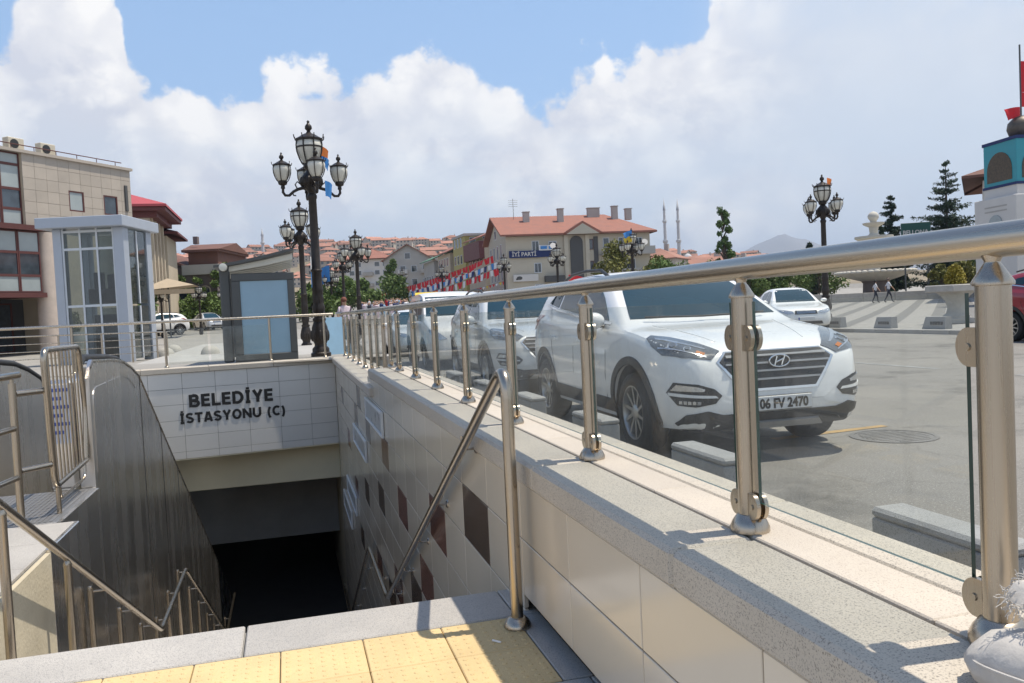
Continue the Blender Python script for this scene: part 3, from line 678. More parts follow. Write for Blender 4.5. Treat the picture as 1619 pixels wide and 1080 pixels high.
# frayed cloth sack on the coping, bottom right corner
def sack():
    cl = pm('off white woven cloth', (.55, .52, .48), .9, var=.12, vs=14, bump=.15, bs=120)
    t = thing('cloth_sack', 'off white cloth sack with a frayed flap on the coping, bottom right corner', 'sack', (1.18, 1.075, .6125)); t.scale = (.74, .74, .74)
    m = MB(); n = 26; prof = [(.0, .003), (.08, .003), (.108, .02), (.118, .05), (.112, .08), (.09, .11), (.055, .128), (.02, .134), (.0, .135)]
    for r, z in prof:
        for j in range(n):
            a = 2*math.pi*j/n; k = 1+.10*math.sin(3*a+z*20)+.05*math.sin(7*a+1+z*50)+.035*math.sin(11*a+z*70)
            m.v.append((r*k*1.1*math.cos(a), r*k*1.25*math.sin(a), z+(.012*math.sin(2*a+1)+.006*math.sin(5*a) if z > .05 else 0)))
    for i in range(len(prof)-1):
        for j in range(n): m.f.append((i*n+j, i*n+(j+1) % n, (i+1)*n+(j+1) % n, (i+1)*n+j)); m.m.append(0)
    m.build('bag', cl, t, True, 60)
    m = MB(); m.tube([(.115*math.cos(a)*1.12, .115*math.sin(a)*1.28, .062+.012*math.sin(2*a+1)) for a in [2*math.pi*k/30 for k in range(30)]], .0035, 6, closed=True); m.build('hem', cl, t, True)
    m = MB(); gx, gy = 9, 7
    for i in range(gx):
        for j in range(gy):
            u = i/(gx-1); v = j/(gy-1); m.v.append((-.02+.09*u+.012*math.sin(v*5), -.06+.12*v, .20+.05*math.sin(u*2.6)+.012*math.sin(v*7+u*4)-.03*u))
    for i in range(gx-1):
        for j in range(gy-1): a = i*gy+j; m.f.append((a, a+1, a+gy+1, a+gy)); m.m.append(0)
    for (x, y, z) in list(m.v)[::5]: pass
    m.build('flap', cl, t, True, 80)
    m = MB(); m.tube([(.03, 0, .11), (.035, .0, .21)], [.03, .022], 8); m.build('neck', cl, t, True)
    m = MB(); rr = random.Random(3)
    for k in range(110):
        v = rr.random(); side = rr.random() < .6
        p = Vector((-.02+.012*math.sin(v*5), -.06+.12*v, .20+.012*math.sin(v*7))) if side else Vector((-.02+.09*v, .06, .20+.05*math.sin(v*2.6)-.03*v))
        pts = [p]; d = Vector((-1, 0, .2)) if side else Vector((-.2, 1, .2))
        for s in range(5): d = (d+Vector((rr.uniform(-.9, .9), rr.uniform(-.9, .9), rr.uniform(-1.0, .8)))).normalized(); pts.append(pts[-1]+d*.008)
        m.tube(pts, .0011, 4)
    tag(m.build('frayed_threads', cl, t), kind='stuff')
sack()
# ------------------------------------------------------------------ cars
def interp(tab):
    xs = np.array([t[0] for t in tab], float); ys = np.array([t[1] for t in tab], float)
    h = np.diff(xs); d = np.diff(ys)/h; s = np.zeros(len(xs))
    for i in range(1, len(xs)-1):
        if d[i-1]*d[i] > 0: w1 = 2*h[i]+h[i-1]; w2 = h[i]+2*h[i-1]; s[i] = (w1+w2)/(w1/d[i-1]+w2/d[i])
    s[0] = d[0]; s[-1] = d[-1]
    def f(x):
        i = int(np.clip(np.searchsorted(xs, x)-1, 0, len(xs)-2)); t = (x-xs[i])/h[i]
        return float((1+2*t)*(1-t)**2*ys[i]+t*(1-t)**2*h[i]*s[i]+t*t*(3-2*t)*ys[i+1]+t*t*(t-1)*h[i]*s[i+1])
    return f
def paint(name, col, rough=.25): return pm(name, col, rough, var=.02, coat=1., spec=.5)
WHITE = paint('white car paint', (.84, .84, .82), .3)
PALES = paint('pale silver car paint', (.58, .60, .60), .3)
SILVER = paint('silver car paint', (.55, .58, .62), .3)
RED = paint('red car paint', (.30, .012, .02), .3)
CARGLASS = pm('dark car glass', (.012, .040, .058), .03, var=.1, spec=.45)
CHROME = pm('chrome', (.75, .75, .76), .12, 1., var=.04)
LAMPG = pm('headlight glass', (.10, .11, .12), .06, var=.3, vs=14, coat=1.)
LAMPC = pm('lamp reflector', (.62, .63, .64), .15, .8, var=.2, vs=20)
TAIL = pm('red tail light', (.28, .015, .015), .15, var=.2, coat=1.)
AMBER = pm('amber lens', (.45, .14, .02), .2, var=.2)
TYRE = pm('tyre rubber', (.022, .022, .022), .85, var=.25, vs=12, bump=.3, bs=80)
RIM = pm('alloy rim', (.46, .455, .44), .32, .85, var=.08)
PLATEW = pm('plate white', (.66, .67, .67), .45, var=.03)
PLATEBL = pm('plate blue', (.02, .06, .34), .45, var=.03)
SEAM = pm('panel gap', (.03, .03, .03), .8, var=.1)
SKID = pm('silver skid trim', (.36, .36, .36), .45, .5, var=.1)
def decal(bvh, poly, view, off=.005, cell=.06, skirt=.006):
    """lay a flat outline onto a body: (u,v) = (x,z) from the front/back, (y,z) from a side, (x,y) from the top"""
    bm = bmesh.new(); vs = [bm.verts.new((u, v, 0)) for u, v in poly]; bm.faces.new(vs)
    us = [p[0] for p in poly]; ws = [p[1] for p in poly]
    for lo, hi, ax in ((min(us), max(us), 0), (min(ws), max(ws), 1)):
        n = max(1, int((hi-lo)/cell))
        for k in range(1, n):
            c = lo+(hi-lo)*k/n
            bmesh.ops.bisect_plane(bm, geom=bm.verts[:]+bm.edges[:]+bm.faces[:], plane_co=(c if ax == 0 else 0, c if ax == 1 else 0, 0), plane_no=((1, 0, 0) if ax == 0 else (0, 1, 0)))
    bmesh.ops.triangulate(bm, faces=[f for f in bm.faces if len(f.verts) > 4])
    bm.verts.index_update(); src = {}
    if isinstance(view, tuple): D, U_, V_ = view
    else: D = Vector({'front': ((0, 1, 0)), 'back': (0, -1, 0), 'left': (1, 0, 0), 'right': (-1, 0, 0), 'top': (0, 0, -1)}[view])
    lo_ = {}
    for v in bm.verts:
        u, w = v.co.x, v.co.y
        o = U_*u+V_*w-D*9 if isinstance(view, tuple) else {'front': Vector((u, -9, w)), 'back': Vector((u, 9, w)), 'left': Vector((-9, u, w)), 'right': Vector((9, u, w)), 'top': Vector((u, w, 9))}[view]
        h = bvh.ray_cast(o, D)
        if h[0] is None:
            h = bvh.find_nearest(o+D*8.0); 
        loc, nor = h[0], h[1]
        if nor.dot(D) > 0: nor = -nor
        v.co = loc+nor*off; lo_[v.index] = loc-nor*skirt
    be = [e for e in bm.edges if e.is_boundary]
    low = {}
    for e in be:
        for v in e.verts:
            if v.index not in low: low[v.index] = None
    keys = list(low)
    vmap = {v.index: v for v in bm.verts}
    for k in keys: low[k] = bm.verts.new(lo_[k])
    for e in be:
        a, b = e.verts
        try: bm.faces.new((a, b, low[b.index], low[a.index]))
        except ValueError: pass
    bmesh.ops.recalc_face_normals(bm, faces=bm.faces)
    mb = MB(); bm.verts.index_update(); mb.add([tuple(v.co) for v in bm.verts], [tuple(v.index for v in f.verts) for f in bm.faces]); bm.free()
    return mb
def strip(pts, w):
    """thin band outline around a polyline in (u,v)"""
    L_, R2 = [], []
    for i, p in enumerate(pts):
        a = Vector(pts[max(0, i-1)]); b = Vector(pts[min(len(pts)-1, i+1)]); t = (b-a).normalized(); n = Vector((-t.y, t.x))*w/2
        L_.append((p[0]+n.x, p[1]+n.y)); R2.append((p[0]-n.x, p[1]-n.y))
    return L_+R2[::-1]
WHEELS = {}
def wheel_meshes(R, spokes=10):
    key = (R, spokes)
    if key in WHEELS: return WHEELS[key]
    Q = Matrix.Rotation(R_(90), 4, 'Y')
    rr = R*.68; wd = .115
    m = MB(); m.lathe([(rr, -wd), (R*.90, -wd), (R*.97, -wd*.86), (R, -wd*.6), (R, wd*.6), (R*.97, wd*.86), (R*.90, wd), (rr+.012, wd*.98), (rr, wd*.86)], 40, Q, caps=False); ty = m.mesh('tyre', TYRE, True, 50)
    m = MB(); m.lathe([(rr-.005, -wd), (rr-.005, wd*.80), (rr*1.01, wd*.92), (rr*.96, wd*.92), (rr*.92, wd*.75), (rr*.90, -wd*.2)], 36, Q, caps=False)
    for k in range(spokes):
        a = 2*math.pi*k/spokes
        da = .12
        M_ = Q
        p0 = Vector((math.cos(a)*.055, math.sin(a)*.055, wd*.70)); p1 = Vector((math.cos(a+da)*rr*.95, math.sin(a+da)*rr*.95, wd*.80))
        t = (p1-p0).normalized(); n = Vector((0, 0, 1)).cross(t); w0, w1 = .015, .013
        vs = []
        for p, w in ((p0, w0), (p1, w1)):
            for s, d in ((-1, 0), (1, 0), (1, -.03), (-1, -.03)): vs.append(M_ @ (p+n*(s*w)+Vector((0, 0, d))))
        m.add(vs, [(0, 1, 5, 4), (1, 2, 6, 5), (2, 3, 7, 6), (3, 0, 4, 7)])
    m.lathe([(.0, wd*.86), (.05, wd*.84), (.07, wd*.70), (.07, wd*.4)], 18, Q)
    ri = m.mesh('rim', RIM, True, 40)
    m = MB(); m.lathe([(.0, .0), (rr*.9, .0), (rr*.9, -.03), (0, -.03)], 24, Q); br = m.mesh('brake_disc', pm('dark brake metal', (.05, .05, .05), .6, .5), True)  # plain dark disc behind the spokes
    WHEELS[key] = (ty, ri, br); return WHEELS[key]
TUC = dict(L=4.475, wb=2.67, fo=.90, R=.345, arch=.425, tumble=.40,
    zt=[(0, .50), (.012, .60), (.03, .70), (.06, .80), (.10, .862), (.15, .898), (.25, .94), (.45, .992), (.8, 1.055), (1.12, 1.10), (1.22, 1.14), (1.5, 1.31), (1.8, 1.475), (2.05, 1.585), (2.25, 1.625), (2.6, 1.645), (3.0, 1.64), (3.5, 1.60), (3.8, 1.545), (3.95, 1.48), (4.1, 1.33), (4.25, 1.15), (4.36, 1.02), (4.44, .85), (4.475, .62)],
    zb=[(0, .44), (.015, .37), (.04, .31), (.10, .26), (.3, .235), (.8, .22), (3.6, .23), (4.1, .29), (4.35, .36), (4.475, .46)],
    w=[(0, .40), (.012, .54), (.03, .63), (.06, .70), (.10, .75), (.16, .80), (.26, .848), (.42, .886), (.7, .912), (1.1, .92), (2.2, .925), (3.3, .925), (3.8, .905), (4.1, .87), (4.3, .82), (4.42, .73), (4.475, .58)],
    belt=[(0, .48), (.03, .62), (.06, .72), (.10, .79), (.16, .84), (.3, .905), (.6, .975), (1.1, 1.035), (1.8, 1.06), (2.8, 1.10), (3.5, 1.15), (3.9, 1.18), (4.1, 1.16), (4.3, 1.02), (4.44, .80), (4.475, .60)])
SEDAN = dict(L=4.45, wb=2.6, fo=.86, R=.31, arch=.36, tumble=.50,
    zt=[(0, .46), (.02, .56), (.05, .66), (.10, .72), (.2, .765), (.5, .83), (1.0, .90), (1.15, .93), (1.5, 1.12), (1.85, 1.30), (2.1, 1.395), (2.5, 1.44), (2.9, 1.43), (3.2, 1.37), (3.5, 1.23), (3.8, 1.05), (3.95, 1.02), (4.3, .98), (4.38, .92), (4.45, .6)],
    zb=[(0, .38), (.03, .28), (.1, .22), (.4, .19), (3.8, .20), (4.2, .27), (4.45, .42)],
    w=[(0, .44), (.02, .56), (.06, .66), (.14, .74), (.28, .80), (.5, .835), (1.0, .85), (3.4, .85), (3.9, .825), (4.2, .78), (4.38, .69), (4.45, .55)],
    belt=[(0, .44), (.05, .58), (.10, .64), (.3, .72), (.6, .80), (1.1, .86), (2.5, .90), (3.4, .93), (3.9, .94), (4.2, .92), (4.38, .85), (4.45, .58)])
SUV2 = dict(TUC, L=4.40, zt=[(a*4.40/4.475, b*1.0) for a, b in TUC['zt']], zb=[(a*4.40/4.475, b) for a, b in TUC['zb']], w=[(a*4.40/4.475, b*.985) for a, b in TUC['w']], belt=[(a*4.40/4.475, b*.99) for a, b in TUC['belt']])
VAN = dict(L=4.3, wb=2.65, fo=.85, R=.31, arch=.37, tumble=.16,
    zt=[(0, .50), (.02, .66), (.06, .80), (.12, .90), (.3, 1.0), (.7, 1.12), (.95, 1.2), (1.2, 1.42), (1.5, 1.66), (1.8, 1.77), (2.4, 1.82), (3.6, 1.80), (4.1, 1.75), (4.2, 1.6), (4.27, 1.0), (4.3, .6)],
    zb=[(0, .40), (.03, .3), (.1, .24), (.4, .2), (3.8, .22), (4.15, .28), (4.3, .42)],
    w=[(0, .5), (.02, .62), (.06, .72), (.14, .80), (.3, .86), (.6, .89), (1.1, .9), (3.6, .9), (4.0, .88), (4.2, .82), (4.3, .72)],
    belt=[(0, .48), (.05, .7), (.12, .82), (.3, .92), (.8, 1.02), (1.4, 1.08), (3.6, 1.1), (4.1, 1.1), (4.25, .98), (4.3, .58)])
def car_body(sp):
    L = sp['L']; zt, zb, w, belt = (interp(sp[k]) for k in ('zt', 'zb', 'w', 'belt'))
    st = sorted(set([0, .006, .012, .02, .03, .045, .06, .08, .10, .13, .16, .2, .26, .33, .42]+list(np.arange(.5, L-.55, .075))+[L-a for a in (.52, .45, .38, .32, .26, .21, .17, .13, .10, .07, .045, .025, .012, 0)]))
    rings = []
    for s in st:
        Z = zt(s); B = zb(s); Wd = w(s); zs = min(belt(s), Z-.015); H = zs-B
        h = Z-zs; yb = .955*Wd
        def yg(z): return yb-(z-zs)*sp['tumble']-.02*min(1, (z-zs)/.1)
        crown = .02+.03*min(1, h/.3)
        ze = Z-crown
        ring = [(0, B), (.5*Wd, B), (.80*Wd, B+.005), (.93*Wd, B+.04), (.975*Wd, B+.14*H/.6), (.99*Wd, B+.36*H), (1.0*Wd, B+.52*H), (.995*Wd, B+.68*H), (.985*Wd, B+.84*H), (.968*Wd, zs-.015), (yb, zs)]
        for k in (.25, .5, .75): z = zs+(ze-.02-zs)*k if h > .08 else zs+(ze-zs)*k; ring.append((yg(z), z))
        ye = yg(ze)
        ring += [(ye-.01, ze-.004), (ye-.045, ze+crown*.30), (ye*.80, ze+crown*.58), (ye*.52, ze+crown*.84), (ye*.26, Z-.002), (0, Z)]
        rings.append([(y, s-L/2, z) for y, z in ring])
    n = len(rings[0]); m = MB()
    full = [r+[(-x, y, z) for x, y, z in r[-2:0:-1]] for r in rings]; n = len(full[0])
    for r in full: m.v += r
    for i in range(len(full)-1):
        for j in range(n): m.f.append((i*n+j, i*n+(j+1) % n, (i+1)*n+(j+1) % n, (i+1)*n+j)); m.m.append(0)
    m.f.append(tuple(range(n))); m.m.append(0); m.f.append(tuple((len(full)-1)*n+j for j in range(n))); m.m.append(0)
    return m
def make_car(name, label, sp, paintm, loc, rz, kind, group=None, cat='car', spokes=10, detail=True):
    L = sp['L']; t = thing(name, label, cat, loc, rz, group)
    bme = car_body(sp).mesh('body', paintm, True, 40)
    bm = bmesh.new(); bm.from_mesh(bme); bmesh.ops.triangulate(bm, faces=bm.faces); bvh = BVHTree.FromBMesh(bm); bm.free()
    fy = -L/2+sp['fo']; ry = fy+sp['wb']; R = sp['R']
    ob = put('body', bme, t)
    cut = MB()
    for y in (fy, ry):
        for s in (-1, 1): cut.lathe([(sp['arch'], .58), (sp['arch'], 1.3)], 40, Matrix.Translation((0, y, R)) @ Matrix.Rotation(R_(90*s), 4, 'Y'))
    co = cut.build('cutter', SEAM)
    mod = ob.modifiers.new('b', 'BOOLEAN'); mod.operation = 'DIFFERENCE'; mod.solver = 'EXACT'; mod.object = co
    S.view_layers[0].update()
    # the cutter works in the body's own frame
    co.matrix_world = ROOTM[t.name]; S.view_layers[0].update()
    me = bpy.data.meshes.new_from_object(ob.evaluated_get(bpy.context.evaluated_depsgraph_get())); ob.modifiers.clear()
    ob.data = me; me.name = 'body'; bpy.data.objects.remove(co)
    while len(me.materials) > 1: me.materials.pop()
    me.polygons.foreach_set('material_index', [0]*len(me.polygons)); me.polygons.foreach_set('use_smooth', [True]*len(me.polygons)); me.set_sharp_from_angle(angle=R_(40))
    def D(nm, poly, view, mt, par=t, off=.005, cell=.06, skirt=.008, smooth=True): return decal(bvh, poly, view, off, cell, skirt).build(nm, mt, par, smooth, 50)
    def D3(nm, pts, d, mt, par=t, **kw):
        d = Vector(d).normalized(); u = d.cross(Vector((0, 0, 1))).normalized(); v = u.cross(d)
        return D(nm, [(Vector(p).dot(u), Vector(p).dot(v)) for p in pts], (d, u, v), mt, par, **kw)
    def both(nm, poly, mt, **kw):
        return [D(nm, poly, 'left', mt, **kw), D(nm, poly, 'right', mt, **kw)]
    # wheels and arches
    ty, ri, br = wheel_meshes(R, spokes)
    w_ = interp(sp['w'])
    for y in (fy, ry):
        for s in (-1, 1):
            x = s*(w_(y+L/2)-.125)
            wr = put('tyre', ty, t, loc=(x, y, R), rot=(0, 0, 0 if s > 0 else math.pi)); wr.name = 'wheel'
            put('rim', ri, wr); put('brake_disc', br, wr)
            m = MB(); m.lathe([(sp['arch']+.004, .0), (sp['arch']+.004, .30), (.2, .30)], 28, Matrix.Translation((x-s*.20, y, R)) @ Matrix.Rotation(R_(90), 4, 'Y') @ Matrix.Translation((0, 0, -.15)), caps=False)
            m = MB(); n = 20; a0, a1 = -.25, math.pi+.25; vs = []
            for k in range(n+1):
                a = a0+(a1-a0)*k/n; c_, s_ = math.cos(a)*(sp['arch']-.005), math.sin(a)*(sp['arch']-.005)
                vs += [(s*.56, y+c_, R+s_), (s*(w_(y+L/2)-.03), y+c_, R+s_)]
            m.add(vs, [(2*k, 2*k+1, 2*k+3, 2*k+2) for k in range(n)]); m.build('wheel_liner', BLACKP, t)
            if kind != 'sedan':
                a0, a1 = -.20, math.pi+.20; r0, r1 = sp['arch']-.004, sp['arch']+.07; pts = []
                for k in range(19): a = a0+(a1-a0)*k/18; pts.append((y+math.cos(a)*r1, R+math.sin(a)*r1))
                for k in range(18, -1, -1): a = a0+(a1-a0)*k/18; pts.append((y+math.cos(a)*r0, R+math.sin(a)*r0))
                vw = 'right' if s > 0 else 'left'
                mb = MB(); vs = []
                for k in range(25):
                    a = a0+(a1-a0)*k/24
                    for rr, off in ((r0, -.004), (r0+.004, .012), ((r0+r1)/2, .014), (r1-.004, .012), (r1, -.004)):
                        yy, zz = y+math.cos(a)*rr, max(.21, R+math.sin(a)*rr)
                        h = bvh.ray_cast(Vector((s*9, yy, zz)), Vector((-s, 0, 0)))
                        xx = h[0].x if h[0] is not None else s*(w_(yy+L/2)-.02)
                        if abs(xx) < w_(y+L/2)-.16: xx = s*(w_(y+L/2)-.06)
                        vs.append((xx+s*off, yy, zz))
                mb.add(vs, [(k*5+q, k*5+q+1, k*5+q+6, k*5+q+5) for k in range(24) for q in range(4)]); mb.build('arch_cladding', BLACKP, t, True, 50)
    Y = lambda s: s-L/2
    if kind == 'suv':
        # lower cladding along the sill, side windows, door gaps
        both('sill_cladding', [(Y(1.34), .24), (Y(3.14), .24), (Y(3.14), .45), (Y(1.34), .425)], BLACKP, off=.010)
        both('side_window', [(Y(1.56), 1.14), (Y(2.42), 1.20), (Y(2.42), 1.53), (Y(2.16), 1.51), (Y(1.88), 1.36)], CARGLASS)
        both('side_window', [(Y(2.50), 1.21), (Y(3.20), 1.275), (Y(3.14), 1.50), (Y(2.50), 1.535)], CARGLASS)
        both('side_window', [(Y(3.26), 1.285), (Y(3.66), 1.34), (Y(3.46), 1.45), (Y(3.20), 1.49)], CARGLASS)
        both('window_trim', strip([(Y(1.46), 1.112), (Y(2.05), 1.142), (Y(2.54), 1.188), (Y(3.2), 1.25), (Y(3.72), 1.32)], .02), CHROME, off=.009, cell=.12)
        for xs in (1.50, 2.46): both('door_gap', strip([(Y(xs), .42), (Y(xs-.02), .75), (Y(xs+.0), 1.10)], .010), SEAM, off=.0015, cell=.2, skirt=.002)
        both('door_gap', strip([(Y(3.18), .46), (Y(3.12), .62), (Y(3.22), .85), (Y(3.32), 1.15)], .010), SEAM, off=.0015, cell=.2, skirt=.002)
        for xs in (2.25, 3.05): both('door_handle', [(Y(xs), .93), (Y(xs+.20), .94), (Y(xs+.20), .972), (Y(xs), .962)], paintm, off=.03, cell=.3, skirt=.01)
        D('windshield', [(-.735, 1.148), (.735, 1.148), (.68, 1.28), (.625, 1.40), (.565, 1.50), (.50, 1.575), (-.50, 1.575), (-.565, 1.50), (-.625, 1.40), (-.68, 1.28)], 'front', CARGLASS, cell=.09)
        D('rear_window', [(-.52, 1.22), (.52, 1.22), (.46, 1.45), (-.46, 1.45)], 'back', CARGLASS)
        for s in (-1, 1):
            D('tail_light', [(s*.45, .98), (s*.80, .97), (s*.84, 1.08), (s*.50, 1.06)], 'back', TAIL)
            m = MB(); P = [(s*(.60+.0*k), Y(y), z) for k, (y, z) in enumerate(((2.15, 1.585), (2.35, 1.655), (2.8, 1.672), (3.3, 1.655), (3.6, 1.60)))]
            m.tube(P, .018, 8); m.build('roof_rail', BLACKP, t, True)
            # door mirror
            mk = 1. if s < 0 else .8
            m = MB(); m.ball((s*(.99 if s < 0 else .95), Y(1.56 if s < 0 else 1.74), 1.15 if s < 0 else 1.12), (.11*mk, .085*mk, .078*mk), 16, 10); mm = m.build('mirror', paintm, t, True)
            m = MB(); m.box((s*.84, Y(1.64)-.03, 1.08), (s*.96, Y(1.64)+.03, 1.105), .008); m.build('mirror_arm', BLACKP, mm)
            m = MB(); m.ball((s*.95, Y(1.66), 1.11), (.07, .06, .045), 12, 8); m.build('mirror_base', BLACKP, mm, True)
        # nose
        gl = [(-.49, .80), (-.42, .862), (.42, .862), (.49, .80), (.31, .582), (-.31, .582)]
        D('grille_frame', [(-.52, .80), (-.43, .876), (.43, .876), (.52, .80), (.33, .562), (-.33, .562)], 'front', CHROME, off=.006)
        g = D('grille', gl, 'front', BLACKP, off=.014)
        for z, hw in ((.825, .44), (.77, .455), (.712, .405), (.65, .355)):
            D('slat', [(-hw, z-.006), (hw, z-.006), (hw, z+.008), (-hw, z+.008)], 'front', SKID, par=g, off=.030, cell=.1, skirt=-.01)
        for s in (-1, 1):
            X = lambda pts: [(s*abs(p[0]) if True else 0, p[1]-dy, p[2]) for p in pts]
            dy = (L-4.475)/2; dd = (-s*.50, .78, -.36)
            hlp = [(.845, -1.60, .985), (.800, -1.575, 1.008), (.70, -1.70, .995), (.557, -1.95, .942), (.45, -2.10, .880), (.555, -2.157, .822), (.66, -2.12, .832), (.762, -2.074, .845), (.85, -1.906, .865), (.868, -1.735, .935)]
            h = D3('headlight', X(hlp), dd, LAMPG, off=.008, cell=.04)
            def pt(u, v):                                   # bilinear spot inside the lamp: u inner to outer, v low to high
                lo = (Vector((.575, -2.15, .828))*(1-u)+Vector((.855, -1.82, .895))*u); hi = (Vector((.47, -2.08, .882))*(1-u)+Vector((.80, -1.60, .995))*u); p = lo*(1-v)+hi*v; return (s*p.x, p.y-dy, p.z)
            D3('lamp_chrome', [pt(.12, .80), pt(.35, .84), pt(.65, .86), pt(.95, .88), pt(.95, .72), pt(.65, .70), pt(.35, .70), pt(.15, .70)], dd, LAMPC, par=h, off=.012, cell=.05)
            for u0, v0, r in ((.66, .40, .040), (.40, .38, .030)):
                for k_, mt_, of in ((1., LAMPC, .012), (.68, LAMPG, .017)):
                    c0 = Vector(pt(u0, v0)); d_ = Vector(dd).normalized(); uu = d_.cross(Vector((0, 0, 1))).normalized(); vv = uu.cross(d_)
                    D3('projector' if k_ == 1 else 'projector_lens', [c0+uu*(r*k_*math.cos(6.283*q/14))+vv*(r*k_*math.sin(6.283*q/14)) for q in range(14)], dd, mt_, par=h, off=of, cell=.05)
            D3('indicator', [pt(.10, .15), pt(.24, .15), pt(.24, .40), pt(.10, .40)], dd, AMBER, par=h, off=.012)
            D3('lamp_trim', [pt(.03, .05), pt(.55, .04), pt(.95, .10), pt(.95, .18), pt(.55, .11), pt(.05, .12)], dd, LAMPC, par=h, off=.012, cell=.05)
            df = (-s*.5, .86, 0)
            fp = [(.852, -1.96, .573), (.821, -2.032, .655), (.684, -2.181, .640), (.565, -2.216, .600), (.505, -2.225, .545), (.56, -2.22, .487), (.70, -2.17, .462), (.80, -2.05, .475)]
            f = D3('fog_light_recess', X(fp), df, BLACKP, off=.006, cell=.04)
            D3('fog_light', X([(.83, -2.0, .59), (.80, -2.05, .638), (.69, -2.17, .622), (.63, -2.19, .60), (.64, -2.19, .582)]), df, LAMPC, par=f, off=.012, cell=.04)
            D3('fog_light_bridge', X([(.84, -1.98, .575), (.70, -2.165, .558), (.56, -2.218, .548), (.54, -2.22, .528), (.70, -2.165, .536), (.835, -1.985, .552)]), df, paintm, par=f, off=.016, cell=.05)
            for k in range(5):
                q0, q1 = .12+.13*k, .12+.13*k+.10; A_, B_ = Vector((.81, -2.04, .515)), Vector((.60, -2.21, .505)); e = A_+(B_-A_)*q0; g_ = A_+(B_-A_)*q1
                D3('day_light', X([tuple(e), tuple(g_), (g_.x, g_.y, g_.z-.026), (e.x, e.y, e.z-.026)]), df, LAMPC, par=f, off=.013, cell=.06)
            D3('tail_light_wrap', X([(.87, 1.45, 1.20), (.87, 1.66, 1.12), (.86, 1.86, 1.03), (.84, 1.90, 1.10), (.84, 1.62, 1.21)]), (-s, -.25, 0), TAIL, off=.008, cell=.06)
        D('lower_bumper', [(-.50, .395), (.50, .395), (.62, .43), (.76, .40), (.80, .33), (.74, .27), (-.74, .27), (-.80, .33), (-.76, .40), (-.62, .43)], 'front', BLACKP, off=.012, cell=.06)
        D('skid_plate', [(-.40, .275), (.40, .275), (.34, .325), (-.34, .325)], 'front', SKID, off=.026, cell=.1)
        for s in (-1, 1): D('bonnet_crease', strip([(s*.40, Y(.30)), (s*.50, Y(.7)), (s*.60, Y(1.08))], .012), 'top', paintm, off=.006, cell=.15, skirt=.004)
        m = MB(); m.tube([(-.1, Y(1.20)-.05, 1.15), (.25, Y(1.20)-.06, 1.155), (.58, Y(1.26)-.06, 1.165)], .009, 6); m.tube([(-.62, Y(1.26)-.06, 1.165), (-.3, Y(1.20)-.06, 1.155), (-.05, Y(1.2)-.06, 1.15)], .009, 6); m.build('wiper', BLACKP, t)
        pz, ph, pw = .462, .055, .26; py = -L/2-.012
    elif kind == 'sedan':
        both('side_window', [(Y(1.55), .93), (Y(2.30), .945), (Y(2.30), 1.335), (Y(2.06), 1.32), (Y(1.78), 1.16)], CARGLASS)
        both('side_window', [(Y(2.38), .95), (Y(3.15), .975), (Y(3.02), 1.28), (Y(2.38), 1.345)], CARGLASS)
        for xs in (1.45, 2.34): both('door_gap', strip([(Y(xs), .30), (Y(xs-.02), .6), (Y(xs), .93)], .010), SEAM, off=.0015, cell=.2, skirt=.002)
        D('windshield', [(-.62, .97), (.62, .97), (.52, 1.30), (.44, 1.37), (-.44, 1.37), (-.52, 1.30)], 'front', CARGLASS, cell=.09)
        D('rear_window', [(-.56, 1.05), (.56, 1.05), (.44, 1.32), (-.44, 1.32)], 'back', CARGLASS)
        D('grille', [(-.34, .585), (.34, .585), (.32, .70), (-.32, .70)], 'front', BLACKP, off=.01)
        for z in (.615, .645, .675): D('grille_bar', [(-.28, z-.006), (.28, z-.006), (.28, z+.006), (-.28, z+.006)], 'front', CHROME, off=.02, cell=.1)
        D('lower_intake', [(-.5, .28), (.5, .28), (.46, .37), (-.46, .37)], 'front', BLACKP, off=.01)
        for s in (-1, 1):
            D('headlight', [(s*.36, .62), (s*.55, .60), (s*.74, .66), (s*.78, .735), (s*.62, .725), (s*.40, .69)], 'front', LAMPC, off=.008, cell=.05)
            D('tail_light', [(s*.40, .78), (s*.74, .76), (s*.78, .88), (s*.42, .88)], 'back', TAIL)
            m = MB(); m.ball((s*.93, Y(1.50), .99), (.10, .07, .065), 12, 8); m.build('mirror', paintm, t, True)
        pz, ph, pw = .45, .05, .25; py = -L/2-.012
    else:
        both('side_window', [(Y(1.35), 1.12), (Y(2.15), 1.13), (Y(2.15), 1.62), (Y(1.70), 1.62), (Y(1.50), 1.45)], CARGLASS)
        both('side_window', [(Y(2.25), 1.13), (Y(3.2), 1.13), (Y(3.2), 1.62), (Y(2.25), 1.62)], CARGLASS)
        both('side_window', [(Y(3.3), 1.14), (Y(3.95), 1.16), (Y(3.9), 1.58), (Y(3.3), 1.61)], CARGLASS)
        D('windshield', [(-.76, 1.22), (.76, 1.22), (.68, 1.68), (-.68, 1.68)], 'front', CARGLASS, cell=.09)
        D('rear_window', [(-.66, 1.12), (.66, 1.12), (.62, 1.6), (-.62, 1.6)], 'back', CARGLASS)
        D('grille', [(-.35, .66), (.35, .66), (.38, .78), (-.38, .78)], 'front', BLACKP, off=.01)
        for s in (-1, 1):
            D('headlight', [(s*.45, .70), (s*.62, .68), (s*.80, .78), (s*.82, .92), (s*.64, .86)], 'front', LAMPC, off=.008, cell=.05)
            D('tail_light', [(s*.72, .85), (s*.84, .85), (s*.82, 1.15), (s*.74, 1.15)], 'back', TAIL)
            m = MB(); m.ball((s*1.02, Y(1.42), 1.18), (.10, .07, .10), 12, 8); m.build('mirror', paintm, t, True)
        pz, ph, pw = .47, .05, .25; py = -L/2-.012
